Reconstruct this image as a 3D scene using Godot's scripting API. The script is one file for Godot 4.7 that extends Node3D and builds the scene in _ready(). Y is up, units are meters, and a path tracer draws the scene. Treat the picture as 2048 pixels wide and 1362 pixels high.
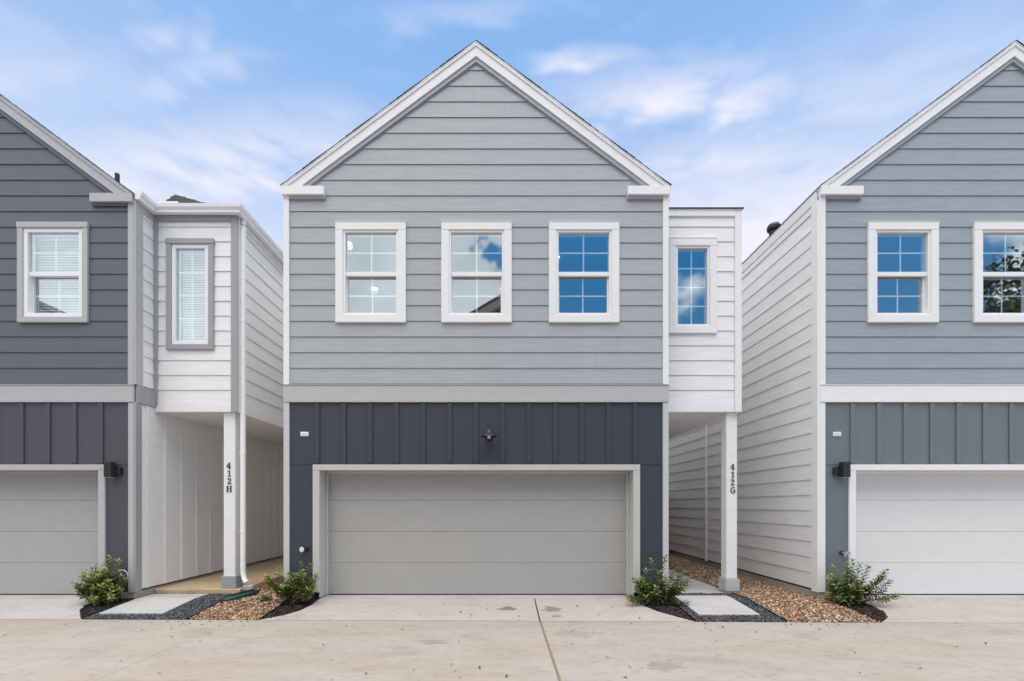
extends Node3D
# Three gabled row houses behind a concrete alley, built in metres. z = 0 is the street wall of the houses, y = 0 their garage floor.

const HALF := 2.995            # half the width of a house
const COURSE := 0.2443         # exposure of one siding board
const STREET := -0.098         # level of the alley
const CENTRES := [-8.715, -0.395, 7.945]
const GRADE := 0.743           # rise of the roofs

var rng := RandomNumberGenerator.new()
var used := {}
var M := {}
var T := {}


# ---------- small helpers ----------

func numbered(called: String) -> String:
	var n: int = used.get(called, 0)
	used[called] = n + 1
	return called if n == 0 else "%s_%03d" % [called, n]


func thing(called: String, label: String, category: String, at := Vector3.ZERO, group := "") -> Node3D:
	var o := Node3D.new()
	o.name = numbered(called)
	add_child(o)
	o.position = at
	tag(o, label, category, group)
	return o


func tag(o: Node, label: String, category: String, group := "", kind := "") -> void:
	if label: o.set_meta("label", label)
	if category: o.set_meta("category", category)
	if group: o.set_meta("group", group)
	if kind: o.set_meta("kind", kind)


func part(called: String, parent: Node, at := Transform3D()) -> Node3D:
	var o := Node3D.new()
	o.name = called
	parent.add_child(o, true)
	o.transform = at
	return o


func put(st: SurfaceTool, called: String, m: Material, parent: Node) -> MeshInstance3D:
	var o := MeshInstance3D.new()
	o.name = numbered(called) if parent == self else called
	o.mesh = st.commit()
	o.material_override = m
	parent.add_child(o, true)
	return o


func structure(st: SurfaceTool, called: String, m: Material) -> MeshInstance3D:
	var o := put(st, called, m, self)
	o.set_meta("kind", "structure")
	return o


func begin() -> SurfaceTool:
	var st := SurfaceTool.new()
	st.begin(Mesh.PRIMITIVE_TRIANGLES)
	return st


func tri(st: SurfaceTool, a: Vector3, b: Vector3, c: Vector3) -> void:
	# corners run counter-clockwise as seen from outside
	var n := (b - a).cross(c - a).normalized()
	for p: Vector3 in [a, c, b]:
		st.set_normal(n)
		st.set_uv(Vector2(p.x, p.z))
		st.add_vertex(p)


func quad(st: SurfaceTool, a: Vector3, b: Vector3, c: Vector3, d: Vector3) -> void:
	tri(st, a, b, c)
	tri(st, a, c, d)


func box(st: SurfaceTool, x0: float, x1: float, y0: float, y1: float, z0: float, z1: float) -> void:
	var p := []
	for k in 8:
		p.append(Vector3(x1 if k & 1 else x0, y1 if k & 2 else y0, z1 if k & 4 else z0))
	quad(st, p[4], p[5], p[7], p[6])
	quad(st, p[1], p[0], p[2], p[3])
	quad(st, p[5], p[1], p[3], p[7])
	quad(st, p[0], p[4], p[6], p[2])
	quad(st, p[6], p[7], p[3], p[2])
	quad(st, p[0], p[1], p[5], p[4])


func one_box(called: String, m: Material, parent: Node, x0: float, x1: float, y0: float, y1: float, z0: float, z1: float) -> MeshInstance3D:
	var st := begin()
	soft_box(st, x0, x1, y0, y1, z0, z1, minf(0.004, 0.2 * minf(x1 - x0, minf(y1 - y0, z1 - z0))))
	return put(st, called, m, parent)


func soft_box(st: SurfaceTool, x0: float, x1: float, y0: float, y1: float, z0: float, z1: float, b: float) -> void:
	# a box with chamfered edges
	var lo := Vector3(x0, y0, z0)
	var hi := Vector3(x1, y1, z1)
	var at := func(sx: int, sy: int, sz: int, along: int) -> Vector3:
		# corner of the face that looks along axis «along»
		var v := Vector3(hi.x if sx > 0 else lo.x, hi.y if sy > 0 else lo.y, hi.z if sz > 0 else lo.z)
		var s := Vector3(sx, sy, sz)
		for k in 3:
			if k != along:
				v[k] -= s[k] * b
		return v
	for along in 3:
		var u := (along + 1) % 3
		var w := (along + 2) % 3
		for side: int in [-1, 1]:
			var c := []
			for q: Array in [[-1, -1], [1, -1], [1, 1], [-1, 1]]:
				var s := Vector3i.ZERO
				s[along] = side
				s[u] = q[0]
				s[w] = q[1]
				c.append(at.call(s.x, s.y, s.z, along))
			if side > 0: quad(st, c[0], c[1], c[2], c[3])
			else: quad(st, c[3], c[2], c[1], c[0])
	for along in 3:          # the twelve chamfers
		var u := (along + 1) % 3
		var w := (along + 2) % 3
		for su: int in [-1, 1]:
			for sw: int in [-1, 1]:
				var s0 := Vector3i.ZERO
				var s1 := Vector3i.ZERO
				s0[along] = -1; s1[along] = 1
				s0[u] = su; s1[u] = su
				s0[w] = sw; s1[w] = sw
				var a: Vector3 = at.call(s0.x, s0.y, s0.z, u)
				var d: Vector3 = at.call(s1.x, s1.y, s1.z, u)
				var e: Vector3 = at.call(s1.x, s1.y, s1.z, w)
				var f: Vector3 = at.call(s0.x, s0.y, s0.z, w)
				if su * sw > 0: quad(st, a, f, e, d)
				else: quad(st, a, d, e, f)
	for sx: int in [-1, 1]:
		for sy: int in [-1, 1]:
			for sz: int in [-1, 1]:
				var a: Vector3 = at.call(sx, sy, sz, 0)
				var c: Vector3 = at.call(sx, sy, sz, 1)
				var e: Vector3 = at.call(sx, sy, sz, 2)
				if sx * sy * sz > 0: tri(st, a, c, e)
				else: tri(st, a, e, c)


func tube(st: SurfaceTool, path: Array, radii: Array, sides := 10) -> void:
	var rings := []
	for i in path.size():
		var d: Vector3 = (path[mini(i + 1, path.size() - 1)] - path[maxi(i - 1, 0)]).normalized()
		var u := d.cross(Vector3.UP if absf(d.y) < 0.95 else Vector3.RIGHT).normalized()
		var v := u.cross(d)
		var ring := []
		for k in sides:
			var a := TAU * k / sides
			ring.append([path[i] + (u * cos(a) + v * sin(a)) * radii[i], u * cos(a) + v * sin(a)])
		rings.append(ring)
	for i in path.size() - 1:
		for k in sides:
			var n := (k + 1) % sides
			for c: Array in [rings[i][k], rings[i][n], rings[i + 1][n], rings[i][k], rings[i + 1][n], rings[i + 1][k]]:
				st.set_normal(c[1])
				st.set_uv(Vector2.ZERO)
				st.add_vertex(c[0])
	for end: int in [0, path.size() - 1]:
		for k in sides:
			var a: Vector3 = rings[end][k][0]
			var b: Vector3 = rings[end][(k + 1) % sides][0]
			if end == 0: tri(st, path[0], a, b)
			else: tri(st, path[end], b, a)


func lathe(st: SurfaceTool, at: Vector3, profile: Array, sides := 24) -> void:
	# profile: [radius, height] pairs from the bottom up, round the upright axis through «at»
	for i in profile.size() - 1:
		for k in sides:
			var a := TAU * k / sides
			var b := TAU * (k + 1) / sides
			var p: Array = profile[i]
			var q: Array = profile[i + 1]
			var s := Vector2(q[1] - p[1], p[0] - q[0]).normalized()
			var c := [[at + Vector3(cos(a) * p[0], p[1], sin(a) * p[0]), a], [at + Vector3(cos(b) * p[0], p[1], sin(b) * p[0]), b],
				[at + Vector3(cos(b) * q[0], q[1], sin(b) * q[0]), b], [at + Vector3(cos(a) * q[0], q[1], sin(a) * q[0]), a]]
			for n: int in [0, 1, 2, 0, 2, 3]:
				st.set_normal(Vector3(cos(c[n][1]) * s.x, s.y, sin(c[n][1]) * s.x))
				st.set_uv(Vector2.ZERO)
				st.add_vertex(c[n][0])


func prism(st: SurfaceTool, poly: PackedVector2Array, near: Callable, thick: float) -> void:
	# an outline in (x, y) with its front at z = near(y), «thick» deep
	if Geometry2D.is_polygon_clockwise(poly):
		poly = poly.duplicate()
		poly.reverse()
	var front := []
	var back := []
	for p in poly:
		var z: float = near.call(p.y)
		front.append(Vector3(p.x, p.y, z))
		back.append(Vector3(p.x, p.y, z - thick))
	var ids := Geometry2D.triangulate_polygon(poly)
	for i in range(0, ids.size(), 3):
		var a := poly[ids[i]]
		var flip := (poly[ids[i + 1]] - a).cross(poly[ids[i + 2]] - a) < 0.0
		var k := [ids[i], ids[i + 2], ids[i + 1]] if flip else [ids[i], ids[i + 1], ids[i + 2]]
		tri(st, front[k[0]], front[k[1]], front[k[2]])
		tri(st, back[k[2]], back[k[1]], back[k[0]])
	for i in poly.size():
		var n := (i + 1) % poly.size()
		quad(st, front[i], back[i], back[n], front[n])


func rect(x0: float, x1: float, y0: float, y1: float) -> PackedVector2Array:
	return PackedVector2Array([Vector2(x0, y0), Vector2(x1, y0), Vector2(x1, y1), Vector2(x0, y1)])


func facing(at: Vector3, normal: Vector3) -> Transform3D:
	# a wall's own axes: x along it, y up, z out of it
	return Transform3D(Basis(Vector3.UP.cross(normal), Vector3.UP, normal), at)


# ---------- materials ----------

func lin(r: float, g: float, b: float) -> Color:
	return Color(r, g, b).linear_to_srgb()


func noise_map(freq: float, octaves: int, low: Color, high: Color, s := 512, sd := 1, from := 0.25, to := 0.75) -> NoiseTexture2D:
	var n := FastNoiseLite.new()
	n.seed = sd
	n.noise_type = FastNoiseLite.TYPE_SIMPLEX_SMOOTH
	n.frequency = freq
	n.fractal_octaves = octaves
	var g := Gradient.new()
	g.offsets = PackedFloat32Array([from, to])
	g.colors = PackedColorArray([low, high])
	var t := NoiseTexture2D.new()
	t.width = s
	t.height = s
	t.seamless = true
	t.noise = n
	t.color_ramp = g
	return t


func plain(r: float, g: float, b: float, rough := 0.6, metal := 0.0) -> StandardMaterial3D:
	var m := StandardMaterial3D.new()
	m.albedo_color = lin(r, g, b)
	m.roughness = rough
	m.metallic = metal
	return m


func paint(r: float, g: float, b: float, rough := 0.55) -> StandardMaterial3D:
	# exterior paint: faint cloudy tone, fine grain
	var m := plain(r, g, b, rough)
	m.albedo_texture = T.paint
	m.uv1_triplanar = true
	m.uv1_world_triplanar = true
	m.uv1_scale = Vector3(0.37, 0.9, 0.37)
	m.heightmap_enabled = true
	m.heightmap_texture = T.grain
	m.heightmap_scale = 0.012
	return m


func siding(r: float, g: float, b: float) -> Array:
	# fibre-cement boards: three batches of almost the same paint, brushed along the board
	var out := []
	for k: float in [0.988, 1.0, 1.01]:
		var m := plain(r * k, g * k, b * k, 0.52)
		m.albedo_texture = T.brushed
		m.uv1_triplanar = true
		m.uv1_world_triplanar = true
		m.uv1_scale = Vector3(0.31, 3.1, 0.31)
		m.heightmap_enabled = true
		m.heightmap_texture = T.grain
		m.heightmap_scale = 0.012
		out.append(m)
	return out


func make_materials() -> void:
	T.paint = noise_map(0.012, 4, Color(0.988, 0.988, 0.988), Color(1, 1, 1), 512, 3)
	T.brushed = noise_map(0.010, 5, Color(0.962, 0.965, 0.97), Color(1, 1, 1), 512, 5)
	T.grain = noise_map(0.05, 4, Color.BLACK, Color.WHITE, 512, 7)
	T.speck = noise_map(0.09, 3, Color(0.80, 0.79, 0.78), Color(1, 1, 1), 512, 9, 0.2, 0.55)
	M.white = paint(0.83, 0.835, 0.84)
	M.white_siding = siding(0.85, 0.85, 0.85)
	M.white_panel = paint(0.85, 0.85, 0.845)
	M.vinyl = plain(0.84, 0.85, 0.87, 0.35)
	M.muntin = plain(0.80, 0.82, 0.84, 0.4)
	M.sheathing = plain(0.05, 0.05, 0.055, 0.9)
	M.room = plain(0.58, 0.59, 0.60, 0.8)
	M.room_floor = plain(0.32, 0.26, 0.20, 0.5)
	M.blind = plain(0.85, 0.86, 0.86, 0.5)
	M.black = plain(0.015, 0.016, 0.018, 0.35)
	M.black_metal = plain(0.03, 0.031, 0.035, 0.45, 0.3)
	M.lamp_metal = plain(0.035, 0.037, 0.042, 0.38, 0.2)
	M.steel = plain(0.62, 0.62, 0.60, 0.28, 0.9)
	M.rubber = plain(0.02, 0.02, 0.02, 0.8)
	M.edging = plain(0.012, 0.012, 0.013, 0.6)
	M.green_plastic = plain(0.008, 0.052, 0.045, 0.38)
	M.number = plain(0.012, 0.012, 0.013, 0.4)
	M.bulb = plain(0.75, 0.76, 0.78, 0.15)
	M.tag_plate = plain(0.82, 0.83, 0.86, 0.35)
	M.wood = paint(0.17, 0.095, 0.05, 0.8)
	var shingle := plain(0.055, 0.057, 0.063, 0.95)
	shingle.albedo_texture = T.speck
	shingle.uv1_triplanar = true
	shingle.uv1_scale = Vector3(2.3, 2.3, 2.3)
	M.shingle = shingle
	# coated insulating glass: each surface mirrors about a quarter and lets the rest pass
	var dot := Image.create(4, 4, false, Image.FORMAT_RGBA8)
	dot.fill(Color.WHITE)
	var g := plain(0.80, 0.93, 1.0, 0.012, 1.0)
	g.albedo_texture = ImageTexture.create_from_image(dot)
	g.albedo_color.a = 0.26
	g.transparency = BaseMaterial3D.TRANSPARENCY_ALPHA
	M.glass = g
	for c: Array in [["walk", 0.45, 0.45, 0.445], ["foundation", 0.46, 0.43, 0.385], ["porch", 0.58, 0.44, 0.29], ["slab_pad", 0.46, 0.46, 0.465]]:
		var m := plain(c[1], c[2], c[3], 0.85)
		m.albedo_texture = T.concrete_spots
		m.uv1_triplanar = true
		m.uv1_world_triplanar = true
		m.uv1_scale = Vector3(0.45, 0.45, 0.45)
		m.heightmap_enabled = true
		m.heightmap_texture = T.grain
		m.heightmap_scale = 0.12
		M[c[0]] = m


func concrete_image(w: int, h: int, sd: int, warm: Color, cool: Color, stains: Array, per_metre: float) -> ImageTexture:
	# troweled concrete: warm and grey patches drawn out by the broom, pale bloom, dark pits, and the given stains [x, y, radius, strength] in metres
	var big := FastNoiseLite.new()
	big.seed = sd
	big.frequency = 0.55
	big.fractal_octaves = 4
	var fine := FastNoiseLite.new()
	fine.seed = sd + 1
	fine.frequency = 6.0
	fine.fractal_octaves = 3
	var im := Image.create(w, h, false, Image.FORMAT_RGB8)
	for j in h:
		for i in w:
			var x := i / per_metre
			var y := j / per_metre
			var a := big.get_noise_2d(x * 0.6, y * 1.7)
			var b := big.get_noise_2d(x * 2.3 + 40.0, y * 6.0 + 9.0)
			var f := fine.get_noise_2d(x, y * 1.6)
			var c := warm.lerp(cool, clampf(0.5 + a * 1.5, 0.0, 1.0))
			var k := 0.97 + 0.08 * b + 0.055 * f + 0.04 * a
			if f < -0.46: k *= 0.90
			var dirt := big.get_noise_2d(x * 1.3 - 70.0, y * 2.2 + 33.0)
			if dirt > 0.22: k -= minf(0.13, (dirt - 0.22) * 0.5) * (0.6 + 0.8 * absf(f))
			for s: Array in stains:
				var d: float = Vector2(x - s[0], (y - s[1]) * 1.25).length() / s[2] + f * 0.5 + b * 0.45
				if d < 1.0: k *= 1.0 - s[3] * smoothstep(1.0, 0.55, d)
			im.set_pixel(i, j, Color(c.r * k, c.g * k, c.b * k).linear_to_srgb())
	im.generate_mipmaps()
	return ImageTexture.create_from_image(im)


func ground_material(t: Texture2D, scale: Vector3, offset: Vector3) -> StandardMaterial3D:
	var m := plain(1, 1, 1, 0.88)
	m.albedo_texture = t
	m.uv1_scale = scale
	m.uv1_offset = offset
	return m


# ---------- sky ----------

func make_sky() -> ImageTexture:
	var w := 1536
	var h := 768
	var n := FastNoiseLite.new()
	n.seed = 21
	n.frequency = 1.0
	n.fractal_octaves = 6
	n.fractal_gain = 0.55
	var im := Image.create(w, h, false, Image.FORMAT_RGBF)
	# thin clouds ahead: direction as (x / depth, y / depth), half sizes, strength
	var ahead := [[-0.64, 0.96, 0.12, 0.045, 0.60], [-0.67, 1.03, 0.03, 0.06, 0.38], [-0.77, 1.04, 0.08, 0.04, 0.40], [-0.65, 0.76, 0.42, 0.09, 0.75],
		[0.17, 0.985, 0.13, 0.030, 0.85], [0.38, 0.89, 0.33, 0.085, 0.95], [0.53, 0.77, 0.30, 0.05, 0.70], [0.62, 0.58, 0.55, 0.22, 1.05],
		[-0.05, 1.10, 0.25, 0.04, 0.28], [-0.48, 0.86, 0.20, 0.05, 0.42], [-1.00, 0.98, 0.20, 0.05, 0.30], [0.95, 0.95, 0.35, 0.12, 0.35]]
	for j in h:
		var el := (0.5 - (j + 0.5) / h) * PI
		for i in w:
			if el < -0.03:
				im.set_pixel(i, j, Color(0.30, 0.29, 0.28))
				continue
			var az := (i + 0.5) / w * TAU
			var d := Vector3(sin(az) * cos(el), sin(el), -cos(az) * cos(el))
			var up := clampf(d.y, 0.0, 1.0)
			var t := pow(1.0 - up, 2.6)
			var back := smoothstep(-0.35, 0.55, d.z)
			var front_blue := Vector3(0.215, 0.43, 0.81).lerp(Vector3(0.94, 0.95, 0.985), clampf(t * 3.1 - 0.08, 0.0, 1.0))
			var back_blue := Vector3(0.004, 0.33, 0.79).lerp(Vector3(0.40, 0.62, 0.92), clampf(t * 1.35 - 0.12, 0.0, 1.0))
			var c := front_blue.lerp(back_blue, back)
			var wisp := n.get_noise_3d(d.x * 2.2, d.y * 7.0, d.z * 2.2)
			var fine := n.get_noise_3d(d.x * 6.0 + 7.0 + wisp * 0.6, d.y * 26.0 + d.x * 3.0, d.z * 6.0)
			var density := 0.0
			if d.z < -0.05:
				var s := d.x / -d.z
				var v := d.y / -d.z
				for q: Array in ahead:
					var r: float = Vector2((s - q[0]) / q[2] + wisp * 0.7, (v - q[1] - (s - q[0]) * 0.06) / q[3] + fine * 1.1 + wisp * 0.8).length()
					if r < 1.6: density = maxf(density, q[4] * smoothstep(1.6, 0.2, r) * (0.62 + 1.0 * fine + 0.4 * wisp))
				density = maxf(density, clampf(wisp * 0.4 + fine * 0.2 - 0.06, 0.0, 0.16))
			# heaped clouds over the rest of the sky; in the windows they show thick to the left, open to the right
			var out := 1.0 if d.z > -0.05 else smoothstep(0.95, 1.6, maxf(absf(d.x / d.z) / 1.3, -d.y / d.z / 1.25))
			if out > 0.0:
				var lump := n.get_noise_3d(d.x * 3.6 + 3.0, d.y * 4.6 + 1.0, d.z * 3.6) + 0.45 * n.get_noise_3d(d.x * 11.0, d.y * 13.0 + 5.0, d.z * 11.0)
				var cover := 0.26
				if d.z > 0.02:
					var s := d.x / d.z
					var v := d.y / d.z
					var low := lerpf(0.62, -0.42, smoothstep(-0.05, 0.13, s + lump * 0.06))
					low = lerpf(low, -0.02, smoothstep(0.30, 0.48, s + (0.50 - v) * 0.8) * smoothstep(0.78, 0.60, s))
					low = lerpf(low, 0.10, smoothstep(1.0, 1.25, s))
					low -= 0.85 * smoothstep(1.6, 0.3, Vector2((s - 0.002) / 0.045, (v - 0.552 + s * 0.3) / 0.022).length() + 1.5 * n.get_noise_2d(s * 22.0, v * 26.0))
					low -= 0.6 * smoothstep(1.4, 0.4, Vector2((s + 0.065) / 0.02, (v - 0.415) / 0.02).length() + lump * 0.4)
					cover = lerpf(cover, low, smoothstep(1.15, 0.75, v) * smoothstep(1.9, 1.3, absf(s)))
				var puff := smoothstep(0.0, 0.32, cover + lump * 0.75) * out
				c = c.lerp(Vector3(1.38, 1.38, 1.38) * (0.94 + 0.25 * lump), puff * 0.97)
			c = c.lerp(Vector3(0.90, 0.875, 0.95), clampf(density, 0.0, 0.92) * (1.0 - back) * (1.0 - out))
			c *= 0.515
			im.set_pixel(i, j, Color(c.x, c.y, c.z))
	return ImageTexture.create_from_image(im)


# ---------- walls ----------

func lap_wall(parent: Node3D, fr: Transform3D, outline: PackedVector2Array, holes: Array, y0: float, mats: Array, sd: int, longest := 3.6, course := COURSE) -> void:
	var r := RandomNumberGenerator.new()
	r.seed = sd
	var lo := Vector2(1e9, 1e9)
	var hi := Vector2(-1e9, -1e9)
	for p in outline:
		lo = lo.min(p)
		hi = hi.max(p)
	var y := y0
	while y < hi.y - 0.01:
		var base := y
		var slope := func(v: float) -> float: return 0.0195 - (v - base) / course * 0.012
		var x := lo.x - 0.01
		var edge := x + r.randf_range(0.35, 1.0) * longest
		while x < hi.x:
			var end := minf(edge, hi.x + 0.01)
			if hi.x - end < 0.5: end = hi.x + 0.01
			var pieces: Array = Geometry2D.intersect_polygons(rect(x, end - 0.0015, base, base + course + 0.012), outline)
			for hole in holes:
				var left := []
				for p in pieces:
					left.append_array(Geometry2D.clip_polygons(p, hole))
				pieces = left
			var m: Material = mats[r.randi() % 3]
			for p: PackedVector2Array in pieces:
				if Geometry2D.is_polygon_clockwise(p) or p.size() < 3: continue
				var st := begin()
				prism(st, p, slope, 0.007)
				put(st, "siding_board", m, parent).transform = fr
			x = end
			edge = x + longest
		y += course


func cut_wall(st: SurfaceTool, x0: float, x1: float, y0: float, y1: float, z0: float, z1: float, holes: Array) -> void:
	# a thick wall with rectangular openings [x0, x1, y0, y1]
	var xs := [x0, x1]
	var ys := [y0, y1]
	for q in holes:
		xs.append_array([clampf(q[0], x0, x1), clampf(q[1], x0, x1)])
		ys.append_array([clampf(q[2], y0, y1), clampf(q[3], y0, y1)])
	xs.sort()
	ys.sort()
	for i in xs.size() - 1:
		for j in ys.size() - 1:
			if xs[i + 1] - xs[i] < 0.001 or ys[j + 1] - ys[j] < 0.001: continue
			var mx: float = (xs[i] + xs[i + 1]) / 2
			var my: float = (ys[j] + ys[j + 1]) / 2
			if not holes.any(func(q): return mx > q[0] and mx < q[1] and my > q[2] and my < q[3]):
				box(st, xs[i], xs[i + 1], ys[j], ys[j + 1], z0, z1)


func window(parent: Node3D, fr: Transform3D, x0: float, x1: float, y0: float, y1: float, casing: Material, single: bool, blinds: bool, head := false) -> void:
	# x0 .. y1: the outer edges of the casing; the glass sits 0.15 m inside
	var w := part("window", parent, fr)
	var cw := 0.086 if head else 0.118
	var top := 0.005 if head else 0.0
	one_box("casing_head", casing, w, x0 - top, x1 + top, y1 - cw, y1, 0.002, 0.050 + top)
	one_box("casing_sill", casing, w, x0, x1, y0, y0 + cw, 0.002, 0.050)
	one_box("casing_jamb", casing, w, x0, x0 + cw, y0 + cw, y1 - cw, 0.002, 0.048)
	one_box("casing_jamb", casing, w, x1 - cw, x1, y0 + cw, y1 - cw, 0.002, 0.048)
	if not head:
		one_box("drip_cap", casing, w, x0 - 0.006, x1 + 0.006, y1 + 0.001, y1 + 0.010, 0.002, 0.055)
	var a := x0 + cw
	var b := x1 - cw
	var c := y0 + cw
	var d := y1 - cw
	var fw := 0.064 if head else 0.034
	var st := begin()
	for q: Array in [[a, b, d - fw, d], [a, b, c, c + fw], [a, a + fw, c + fw, d - fw], [b - fw, b, c + fw, d - fw]]:
		soft_box(st, q[0], q[1], q[2], q[3], -0.10, 0.030, 0.004)
	put(st, "frame", M.vinyl, w)
	a += fw
	b -= fw
	c += fw
	d -= fw
	if single:
		sash(w, a, b, c, d, -0.012, 2, 4)
	else:
		var mid := (c + d) / 2 - 0.01
		var rail := begin()
		soft_box(rail, a, b, mid - 0.030, mid + 0.035, -0.045, 0.004, 0.004)
		put(rail, "meeting_rail", M.vinyl, w)
		sash(w, a, b, mid + 0.035, d, -0.006, 2, 2)
		var low := begin()
		for q: Array in [[a, a + 0.018, c + 0.018, mid - 0.030], [b - 0.018, b, c + 0.018, mid - 0.030], [a, b, c, c + 0.018]]:
			soft_box(low, q[0], q[1], q[2], q[3], -0.085, -0.042, 0.003)
		put(low, "lower_sash", M.vinyl, w)
		sash(w, a + 0.018, b - 0.018, c + 0.018, mid - 0.030, -0.058, 2, 2)
	if blinds:
		var slat := begin()
		var along := (b - a) / 2 - 0.006
		for s in 3:
			var u0 := -0.024 + s * 0.016
			var bow := [0.0, 0.004, 0.004, 0.0]
			quad(slat, Vector3(-along, bow[s], -u0), Vector3(-along, bow[s + 1], -u0 - 0.016), Vector3(along, bow[s + 1], -u0 - 0.016), Vector3(along, bow[s], -u0))
			quad(slat, Vector3(along, bow[s] - 0.002, -u0), Vector3(along, bow[s + 1] - 0.002, -u0 - 0.016), Vector3(-along, bow[s + 1] - 0.002, -u0 - 0.016), Vector3(-along, bow[s] - 0.002, -u0))
		var shape := slat.commit()
		var blind := part("blind", w)
		var y := c + 0.03
		var k := 0
		while y < d - 0.03:
			var o := MeshInstance3D.new()
			o.name = "slat"
			o.mesh = shape
			o.material_override = M.blind
			w.get_node("blind").add_child(o, true)
			o.position = Vector3((a + b) / 2, y, -0.135)
			o.rotation_degrees.x = 58.0 + 4.0 * sin(k * 1.7)
			y += 0.041
			k += 1
		one_box("head_rail", M.blind, blind, a + 0.004, b - 0.004, d - 0.03, d - 0.002, -0.16, -0.11)


func sash(w: Node3D, a: float, b: float, c: float, d: float, z: float, across: int, up: int) -> void:
	var st := begin()
	box(st, a, b, c, d, z - 0.004, z)
	put(st, "pane", M.glass, w)
	for k in range(1, across):
		var x := lerpf(a, b, float(k) / across)
		one_box("muntin", M.muntin, w, x - 0.011, x + 0.011, c, d, z - 0.017, z - 0.009)
	for k in range(1, up):
		var y := lerpf(c, d, float(k) / up)
		one_box("muntin", M.muntin, w, a, b, y - 0.011, y + 0.011, z - 0.0185, z - 0.0075)


func slope_board(called: String, m: Material, parent: Node3D, side: float, y_top_apex: float, y_low_apex: float, x_end: float, z0: float, z1: float, level_end := INF) -> void:
	# a raking board from the ridge down one side; level_end cuts its foot level
	var st := begin()
	var pts := PackedVector2Array([Vector2(0, y_low_apex), Vector2(0, y_top_apex), Vector2(side * x_end, y_top_apex - x_end * GRADE), Vector2(side * x_end, y_low_apex - x_end * GRADE)])
	if level_end < INF:
		var cut: Array = Geometry2D.intersect_polygons(pts, rect(-5, 5, level_end, 20))
		pts = cut[0]
	prism(st, pts, func(_y): return z1, z1 - z0)
	put(st, called, m, parent)


# ---------- a house ----------

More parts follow.
